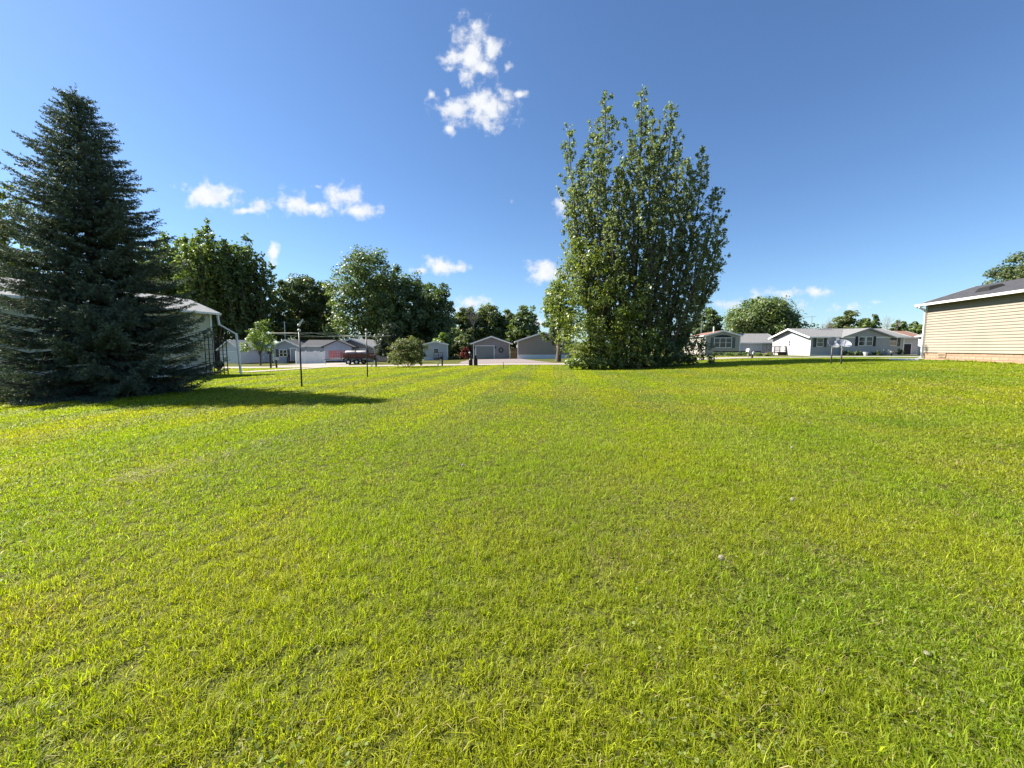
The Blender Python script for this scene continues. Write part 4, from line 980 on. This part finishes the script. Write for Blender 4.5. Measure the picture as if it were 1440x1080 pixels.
blob(332, 86, 352, 34, PAL_DARK, 132, 'dark rounded tree filling in before the right cottonwood of the left cluster', clumps=220, low=.6)
blob(446, 104, 404, 34, PAL_OLIVE+PAL_DARK, 133, 'olive brown tree deep behind the blue grey house', clumps=220, low=.5)
blob(545, 100, 372, 30, PAL_DARK+PAL_MID[:1], 134, 'dark tree filling the gap just right of the big round maple top', clumps=240, low=.6)
blob(598, 102, 398, 30, PAL_DARK, 135, 'dark tree behind the sloping right end of the maple row', clumps=220, low=.5)
blob(655, 112, 430, 24, PAL_OLIVE+PAL_DARK, 41, 'grey green distant tree left of the grey garage peak', clumps=170)
blob(687, 116, 429, 30, PAL_OLIVE+PAL_MID, 42, 'grey green distant tree above the grey garage roof', clumps=220, low=1)
blob(714, 118, 436, 22, PAL_OLIVE+PAL_DARK, 43, 'small distant tree above the wooden fence', clumps=150, low=1)
blob(737, 108, 431, 24, PAL_MID+PAL_DARK, 44, 'round distant tree above the left slope of the taupe home roof', clumps=200, low=1)
blob(640, 78, 462, 20, PAL_DARK, 45, 'low dark tree behind the small grey home', clumps=140, low=.3, trunk=.12)
blob(655, 74, 470, 18, PAL_DARK+PAL_OLIVE, 145, 'low dark green bushy tree left of the grey garage', clumps=130, low=.2, trunk=.1)
blob(622, 70, 468, 16, PAL_LIGHT, 46, 'bright yellow green small tree behind the small grey home', clumps=110, trunk=.1, low=.8)
blob(785, 44, 384, 24, PAL_MID+PAL_DARK, 47, 'rounded tree growing behind the left side of the tall poplar', clumps=240, leaf=.22, low=1.6)
blob(992, 74, 436, 22, PAL_DARK, 48, 'dark tree just right of the poplar behind the tan mobile home', clumps=200, low=1.0)
blob(1071, 80, 419, 52, PAL_DARK+PAL_MID+PAL_OLIVE[:1], 49, 'broad round tree behind the pale blue garage', clumps=460, hole=-.75, low=.8)
blob(1190, 112, 438, 24, PAL_OLIVE+PAL_DARK, 50, 'brownish olive tree behind the white grey house roof', clumps=170, low=.5)
blob(1212, 108, 447, 15, PAL_DARK+PAL_MID, 51, 'small green tree right of the brownish olive tree', clumps=120, low=.5)
blob(1167, 118, 452, 11, PAL_DARK, 52, 'small dark tree left of the brownish olive tree', clumps=90, low=.5)
blob(1262, 128, 452, 14, PAL_DARK+PAL_MID, 53, 'small distant tree left of the beige house, above the brown roof', clumps=110, low=.3)
blob(1285, 130, 453, 16, PAL_MID, 54, 'distant green tree touching the beige house edge', clumps=110, low=.3)
blob(1422, 46, 356, 44, PAL_OLIVE+PAL_DARK, 55, 'grey green tree rising behind the beige house roof', clumps=330, leaf=.24, low=2)
blob(366.5, 48, 451, 22, PAL_LIGHT+PAL_MID[1:2], 56, 'small light green ornamental tree in front of the pale grey garage', clumps=130, per=22, leaf=.2, trunk=.09, base=.24, group='small trees and bushes along the road')
blob(547, 52, 455, 22, [(.03, .045, .025), (.045, .06, .03), (.025, .04, .025)], 57, 'dark ragged juniper standing behind the round bush', clumps=170, leaf=.2, low=.2, trunk=.12, name='juniper_tree', rough=1.25, group='small trees and bushes along the road')
blob(654, 60, 489, 7.5, [(.16, .02, .03), (.11, .015, .025), (.2, .03, .03)], 58, 'dark red leaved bush left of the grey garage', name='red_bush', clumps=60, per=24, leaf=.16, low=.0, trunk=.03, cat='bush', group='small trees and bushes along the road')
# round bush by the road
g = G(574, 32); k = 32/FPX; hh = topz(574, 473, 32)-g.z; rw = 29*k
crown_tree('round_bush', 'big round green bush with pinkish tips at the near road edge', 'bush', g,
    [(0, 0, hh*.52, rw*.8, rw*.75, hh*.46), (-rw*.42, -.1, hh*.45, rw*.55, rw*.5, hh*.4), (rw*.42, .1, hh*.5, rw*.55, rw*.5, hh*.42), (.1, 0, hh*.75, rw*.5, rw*.5, hh*.24), (-.4, 0, hh*.68, rw*.45, rw*.45, hh*.25)],
    300, 28, .23, .11, PAL_MID+PAL_OLIVE+[(.22, .13, .09)], .03, .8, 60, stems=7, hole=-.8, group='small trees and bushes along the road')
# bare trees
def bare(px, Y, ptop, seed, label):
    g = G(px, Y); hh = topz(px, ptop, Y)-g.z; t = thing('bare_tree', label, 'tree', g, group='bare trees on the skyline'); r = random.Random(seed); mb = MB()
    def br(p, d, l, rad, lev):
        e = p+d*l; mb.tube([p, p.lerp(e, .5)+Vector((r.uniform(-.05, .05)*l, 0, 0)), e], [rad, rad*.8, rad*.55], 5, cap=False)
        if lev == 0: return
        for _ in range(4):
            nd = (d+Vector((r.uniform(-.7, .7), r.uniform(-.7, .7), r.uniform(-.05, .5)))).normalized(); br(p.lerp(e, r.uniform(.5, 1)), nd, l*r.uniform(.5, .75), rad*.55, lev-1)
    br(Vector((0, 0, -.2)), Vector((0, 0, 1)), hh*.45, .14, 4); mb.build('branch', pm('grey_bark', (.22, .2, .18), .9), t)
bare(1153, 112, 441, 1, 'bare grey tree beside the roof aerial'); bare(1246, 126, 443, 2, 'bare grey tree right of the narrow spruce on the skyline'); bare(666, 108, 424, 3, 'bare topped grey tree above the red bush')
# small conical pine on the skyline
g = G(1227, 110); hh = topz(1227, 443, 110)-g.z
crown_tree('pine_tree', 'narrow pointed evergreen on the skyline behind the white grey house', 'tree', g, [(0, 0, hh*(.12+.105*i), 2.3*(1-i/9)+.25, 2.3*(1-i/9)+.25, hh*.08) for i in range(9)], 150, 20, .5, .5, PAL_DARK, .15, hh*.6, 61, hole=-1)
# bushes and bed plants in front of the far homes
bl = [(1026, 44.5, 498, 6, PAL_LIGHT, 'lime green bed plant, leftmost before the tan mobile home'), (1038, 44.0, 497.5, 6.5, PAL_MID, 'green bed plant, second from left before the tan mobile home'), (1049, 43.6, 498, 6, PAL_LIGHT+PAL_MID, 'yellowish bed plant directly behind the weathered mailbox'), (1067, 43.4, 499, 5.5, PAL_LIGHT, 'low lime bed plant right of the weathered mailbox'), (1080, 43.2, 500, 5.5, PAL_MID, 'low green bed plant, rightmost of the flower bed'), (1010, 45, 499, 7, PAL_DARK, 'dark bed plant beside the white bench'),
      (1192, 56, 492, 6, PAL_DARK, 'dark foundation bush left under the double window'), (1206, 55.6, 493.5, 5, PAL_DARK, 'low dark foundation bush under the double window'), (1232, 55.4, 493, 5.5, PAL_DARK, 'dark foundation bush under the right half of the front gable'), (1265, 55.8, 490.5, 4, PAL_DARK, 'upright dark bush at the right corner of the white grey house')]
for i, (px, Y, pt, hw, pal, lab) in enumerate(bl):
    g = G(px, Y); k = Y/FPX; hh = max(.4, topz(px, pt, Y)-g.z); rw = hw*k
    crown_tree('garden_plant' if i < 6 else 'foundation_bush', lab, 'plant' if i < 6 else 'bush', g, [(0, 0, hh*.5, rw, rw*.8, hh*.5), (rw*.5, 0, hh*.35, rw*.6, rw*.5, hh*.4)], 26, 22, .16, .13, pal, .02, .3, 70+i, stems=3, hole=-2, group='flower bed plants' if i < 6 else 'foundation bushes')
# far wood round the horizon
def far_wood():
    C = []; n = 0
    for a_ in np.linspace(-1.35, 1.35, 150):
        d = 230+25*math.sin(a_*9)+rng.normal(0, 12); x, y = math.sin(a_)*d*1.2, math.cos(a_)*d+10
        hh = 6.0+1.5*math.sin(a_*23)+rng.normal(0, .9); C.append((x, y, Hs(x, y), hh))
    pts = []; 
    for (x, y, z, hh) in C:
        m = 150; p = rand_in_ball(m)*np.array([6, 5, hh*.55])+np.array([x, y, z+hh*.5]); pts.append(p)
    p = np.concatenate(pts); n = len(p)
    o = quads_mesh('distant_wood', leaf_quads(p, rng.normal(size=(n, 3))+np.array([0, 0, .4]), 1.5*(.6+.7*rng.random(n)), .8), LEAFM, None, tints(n, PAL_DARK+PAL_MID, .2))
    tag(o, kind='stuff')
far_wood()

# ------------------------------------------------------------------ lawn grass
def on_paving(x, y):
    rn = np.interp(x, [q[0] for q in ROAD_N], [q[1] for q in ROAD_N]); rf = np.interp(x, [q[0] for q in ROAD_F], [q[1] for q in ROAD_F])
    road = (y > rn-.05) & (y < rf+.05)
    def quad(px, py, Q):
        ins = np.ones(len(px), bool); m = len(Q)
        for i in range(m):
            (x0, y0), (x1, y1) = Q[i], Q[(i+1) % m]; ins &= ((x1-x0)*(py-y0)-(y1-y0)*(px-x0)) > 0
        return ins
    pth = quad(x, y, [(-18.7, 26.3), (-16.8, 25.5), (-15.9, 36.2), (-17.5, 36.4)])
    drv = (y > rf) & (((x > -6.6) & (x < 4)) | ((x > -29) & (x < -17)))
    ax = np.array([.27, 1.])/math.hypot(.27, 1); 
    def inh(A, W, Ln, sgn):
        dx, dyy = x-A[0], y-A[1]; al = dx*ax[0]+dyy*ax[1]; ac = (dx*ax[1]-dyy*ax[0])*sgn
        return (al < .02) & (al > -Ln) & (ac > -.02) & (ac < W)
    return road | pth | drv | inh((22.45, 21.6), 4.3, 19, 1) | inh((-17.4, 23.0), 4.3, 17, -1)
def vnoise(x, y, f, seed):
    """smooth value noise"""
    r = np.random.default_rng(seed); T = r.random((128, 128)); X = x*f; Yv = y*f; xi = np.floor(X).astype(int); yi = np.floor(Yv).astype(int); fx = X-xi; fy = Yv-yi
    fx = fx*fx*(3-2*fx); fy = fy*fy*(3-2*fy); g = lambda a, b: T[a % 128, b % 128]
    return (g(xi, yi)*(1-fx)+g(xi+1, yi)*fx)*(1-fy)+(g(xi, yi+1)*(1-fx)+g(xi+1, yi+1)*fx)*fy
def fbm(x, y, f, seed): return .5*vnoise(x, y, f, seed)+.3*vnoise(x, y, f*2.1, seed+1)+.2*vnoise(x, y, f*4.3, seed+2)
def build_grass():
    zs = []; xs = []
    def zone(z0, z1, dens, pw, zref, spread):
        # density dens*(zref/z)^pw per m^2 inside |x| < spread*z + 1
        m = 400; e = np.linspace(z0, z1, m+1); c = (e[1:]+e[:-1])/2; cnt = dens*(zref/c)**pw*2*(spread*c+1)*(e[1:]-e[:-1])
        n = int(cnt.sum()); y = np.interp(rng.random(n), np.concatenate([[0], np.cumsum(cnt)/cnt.sum()]), e); x = (rng.random(n)*2-1)*(spread*y+1); xs.append(x); zs.append(y)
    zone(.75, 7, 22000, 1.12, 1.6, 1.42); zone(7, 40, 3000, 1.5, 7, 1.42)
    x = np.concatenate(xs); y = np.concatenate(zs)
    ax = np.array([.27, 1.])/math.hypot(.27, 1); m = 5200; u = rng.random(m)*18; off = .02+np.abs(rng.normal(0, .09, m))
    wx = 22.45-ax[0]*u-ax[1]*off; wy = 21.6-ax[1]*u+ax[0]*off; nweed = m; x = np.concatenate([x, wx]); y = np.concatenate([y, wy]); weed = np.zeros(len(x)); weed[-m:] = .015+.10*fbm(wx, wy, .8, 77)*rng.random(m)*2
    tuft = fbm(x, y, 13, 3)                 # tufts: leave bare hollows between them
    keep = (rng.random(len(x)) < np.clip(.30+2.6*(tuft-.26), .55, 1)) & ~on_paving(x, y); x = x[keep]; y = y[keep]; tuft = tuft[keep]; weed = weed[keep]
    n = len(x); print('blades', n)
    dist = np.hypot(x, y)
    patch = fbm(x, y, .35, 11); dry = fbm(x, y, 1.6, 21); rank = fbm(x, y, .9, 31)
    stripe = np.sign(np.sin((x-.10*y+.35*(vnoise(x, y, .25, 5)-.5))*2*math.pi/2.1))
    stripe = stripe*np.clip((y-2)/8, 0, 1)
    hgt = (.019+.020*rng.random(n)+.030*np.clip(rank-.45, 0, 1)*2+.028*(tuft-.4))*np.where(rng.random(n) < .04, 1.7, 1)
    hgt = np.clip(hgt*np.clip(.60+1.9*(tuft-.25), .62, 1.05), .013, .09)+weed
    wid = np.maximum(.0031, .00088*dist)*(.65+.7*rng.random(n))
    az = rng.random(n)*2*math.pi; lean = rng.gamma(2., .48, n)
    lx = np.cos(az)*lean; ly = np.sin(az)*lean+.85*stripe+.1
    base = np.stack([x, y, H(x, y)-.004], 1)
    face = rng.random(n)*2*math.pi; side = np.stack([np.cos(face), np.sin(face), np.zeros(n)], 1)
    ld = np.stack([lx, ly, np.zeros(n)], 1)
    mid = base+np.array([0, 0, 1.])*(hgt*.60)[:, None]+ld*(hgt*.32)[:, None]
    tl = np.sqrt(lx**2+ly**2); tip = base+np.array([0, 0, 1.])*(hgt*np.clip(1.05-.28*tl, .25, 1))[:, None]+ld*(hgt*.85)[:, None]
    V = np.empty((n, 5, 3)); w2 = (wid/2)[:, None]
    V[:, 0] = base-side*w2; V[:, 1] = base+side*w2; V[:, 2] = mid+side*w2*.85; V[:, 3] = mid-side*w2*.85; V[:, 4] = tip
    i = np.arange(n)[:, None]*5
    loops = np.concatenate([i+np.array([[0, 1, 2, 3]]), i+np.array([[3, 2, 4]])], 1).ravel()
    st = np.stack([np.arange(n)*7, np.arange(n)*7+4], 1).ravel(); tot = np.tile([4, 3], n)
    green = np.array([.292, .360, .016]); deep = np.array([.170, .262, .018]); yel = np.array([.40, .37, .022]); straw = np.array([.40, .33, .15]); brown = np.array([.20, .12, .05])
    a_ = np.clip((patch-.42)*1.8+.55+rng.normal(0, .18, n), 0, 1)[:, None]
    right = np.clip((x/np.maximum(y, 1.5)+.2)/1.2, 0, 1)[:, None]*0
    col = green*a_+deep*(1-a_)
    yw = np.clip((fbm(x+40, y, .5, 41)-.42)*3.2-.02*x+rng.normal(0, .15, n), 0, 1)[:, None]*.55
    col = col*(1-yw)+yel*yw
    r_ = rng.random(n); ps = .06+.35*np.clip(dry-.62, 0, 1)*2
    col[r_ < ps] = straw*(.7+.5*rng.random(((r_ < ps).sum(), 1)))
    pb = .985-.4*np.clip(dry-.66, 0, 1); col[r_ > pb] = brown
    col = np.clip(col*(1+rng.normal(0, .30, (n, 1))), .006, .8)
    gm = leaf_mat('grass_blades', .50, (1.3, 1.35, .4), .5, .25)
    o = raw_mesh('grass', V.reshape(-1, 3), loops, st, tot, gm, None, np.repeat(col, 5, axis=0)); tag(o, kind='stuff')
    # broad clover-like leaves mixed into the turf near the viewer
    m = 30000; yy = .9+9*rng.random(m)**1.25; xx = (rng.random(m)*2-1)*(1.42*yy+.8); k = fbm(xx, yy, .8, 51)+.12*np.clip(xx/6, -.5, .5) > .53; xx = xx[k]; yy = yy[k]; m = len(xx)
    c = np.stack([xx, yy, H(xx, yy)+.016+.022*rng.random(m)], 1)
    o = quads_mesh('clover', leaf_quads(c, rng.normal(size=(m, 3))*.45+np.array([0, 0, 1.]), .009+.010*rng.random(m), .95), gm, None, tints(m, [(.15, .22, .04), (.20, .26, .05), (.28, .29, .09)], .15)); tag(o, kind='stuff')
    # dry mown clippings and stems lying on top
    m = 1300; yy = .8+14*rng.random(m)**1.4; xx = (rng.random(m)*2-1)*(1.42*yy+.8)
    extra = [(P(px, 540, 1), px, py) for px, py in ((182, 668), (228, 660), (365, 620), (300, 640), (205, 664))]
    for (_, px, py) in extra:
        d = pix_dir(px, py); s_ = EYE/(-d.z); q = d*s_; xx = np.concatenate([xx, q.x+rng.normal(0, .16, 160)]); yy = np.concatenate([yy, q.y+rng.normal(0, .22, 160)])
    m = len(xx); a0 = rng.random(m)*6.28; ln = .008+.016*rng.random(m)**2+.0015*np.hypot(xx, yy); w_ = np.maximum(.0017, .0007*np.hypot(xx, yy))
    z = H(xx, yy)+.02+.03*rng.random(m); d = np.stack([np.cos(a0), np.sin(a0), rng.normal(0, .35, m)], 1); sd = np.stack([-np.sin(a0), np.cos(a0), np.zeros(m)], 1)
    c = np.stack([xx, yy, z], 1); V = np.stack([c-d*ln[:, None]-sd*w_[:, None]/2, c-d*ln[:, None]+sd*w_[:, None]/2, c+d*ln[:, None]+sd*w_[:, None]/2, c+d*ln[:, None]-sd*w_[:, None]/2], 1).reshape(-1, 3)
    o = quads_mesh('grass_clippings', V, gm, None, tints(m, [(.45, .38, .2), (.36, .3, .13), (.5, .46, .28)], .15)); tag(o, kind='stuff')
build_grass()

# dandelion seed heads
def dandelions():
    stem = MB().tube([(0, 0, -.01), (.006, 0, .05), (.0, 0, .095)], [.003, .0025, .002], 6).build('stem', pm('dandelion_stem', (.2, .24, .09), .6))
    n = 240; d = unit(rng.normal(size=(n, 3))); q = leaf_quads(d*(.012+.006*rng.random((n, 1))), d, np.full(n, .006), 1.0, .3)+np.array([0, 0, .108])
    head = quads_mesh('seed_head', q, leaf_mat('dandelion_fluff', .4, (1, 1, 1), .8, .2), None, np.tile(np.array([[.46, .42, .31]]), (n, 1)))
    core = MB().ball((0, 0, .108), .005).build('seed_core', pm('dandelion_core', (.45, .42, .33), .8), head)
    spots = [(1115, 697, 'dandelion seed head at mid right, nearer of the two in line'), (1114, 626, 'dandelion seed head at mid right, farther of the two in line'), (1015, 777, 'dandelion seed head left of the others, near the lawn centre'), (1139, 592, 'small dandelion seed head farthest back on the right lawn'), (1306, 892, 'dandelion seed head in the near right corner of the lawn'), (1157, 943, 'dandelion seed head nearest the bottom edge of the photo'), (651, 650, 'small dandelion seed head in the lawn near the middle')]
    for i, (px, py, lab) in enumerate(spots):
        dd = pix_dir(px, py); s_ = (EYE-.09)/(-dd.z); x, y = (dd*s_).x, (dd*s_).y
        for _ in range(6): s_ = (EYE-.105-Hs(x, y))/(-dd.z); x, y = (dd*s_).x, (dd*s_).y
        t = thing('dandelion', lab, 'flower', (x, y, Hs(x, y)-.035), random.random()*6, group='dandelion seed heads in the lawn')
        if i == 0: a, b = stem, head
        else:
            a, b = stem.copy(), head.copy(); COL.objects.link(a); COL.objects.link(b); c = core.copy(); COL.objects.link(c); c.parent = b
        a.parent = t; b.parent = t
        if py > 850: t.scale = (.75, .75, .5)
dandelions()
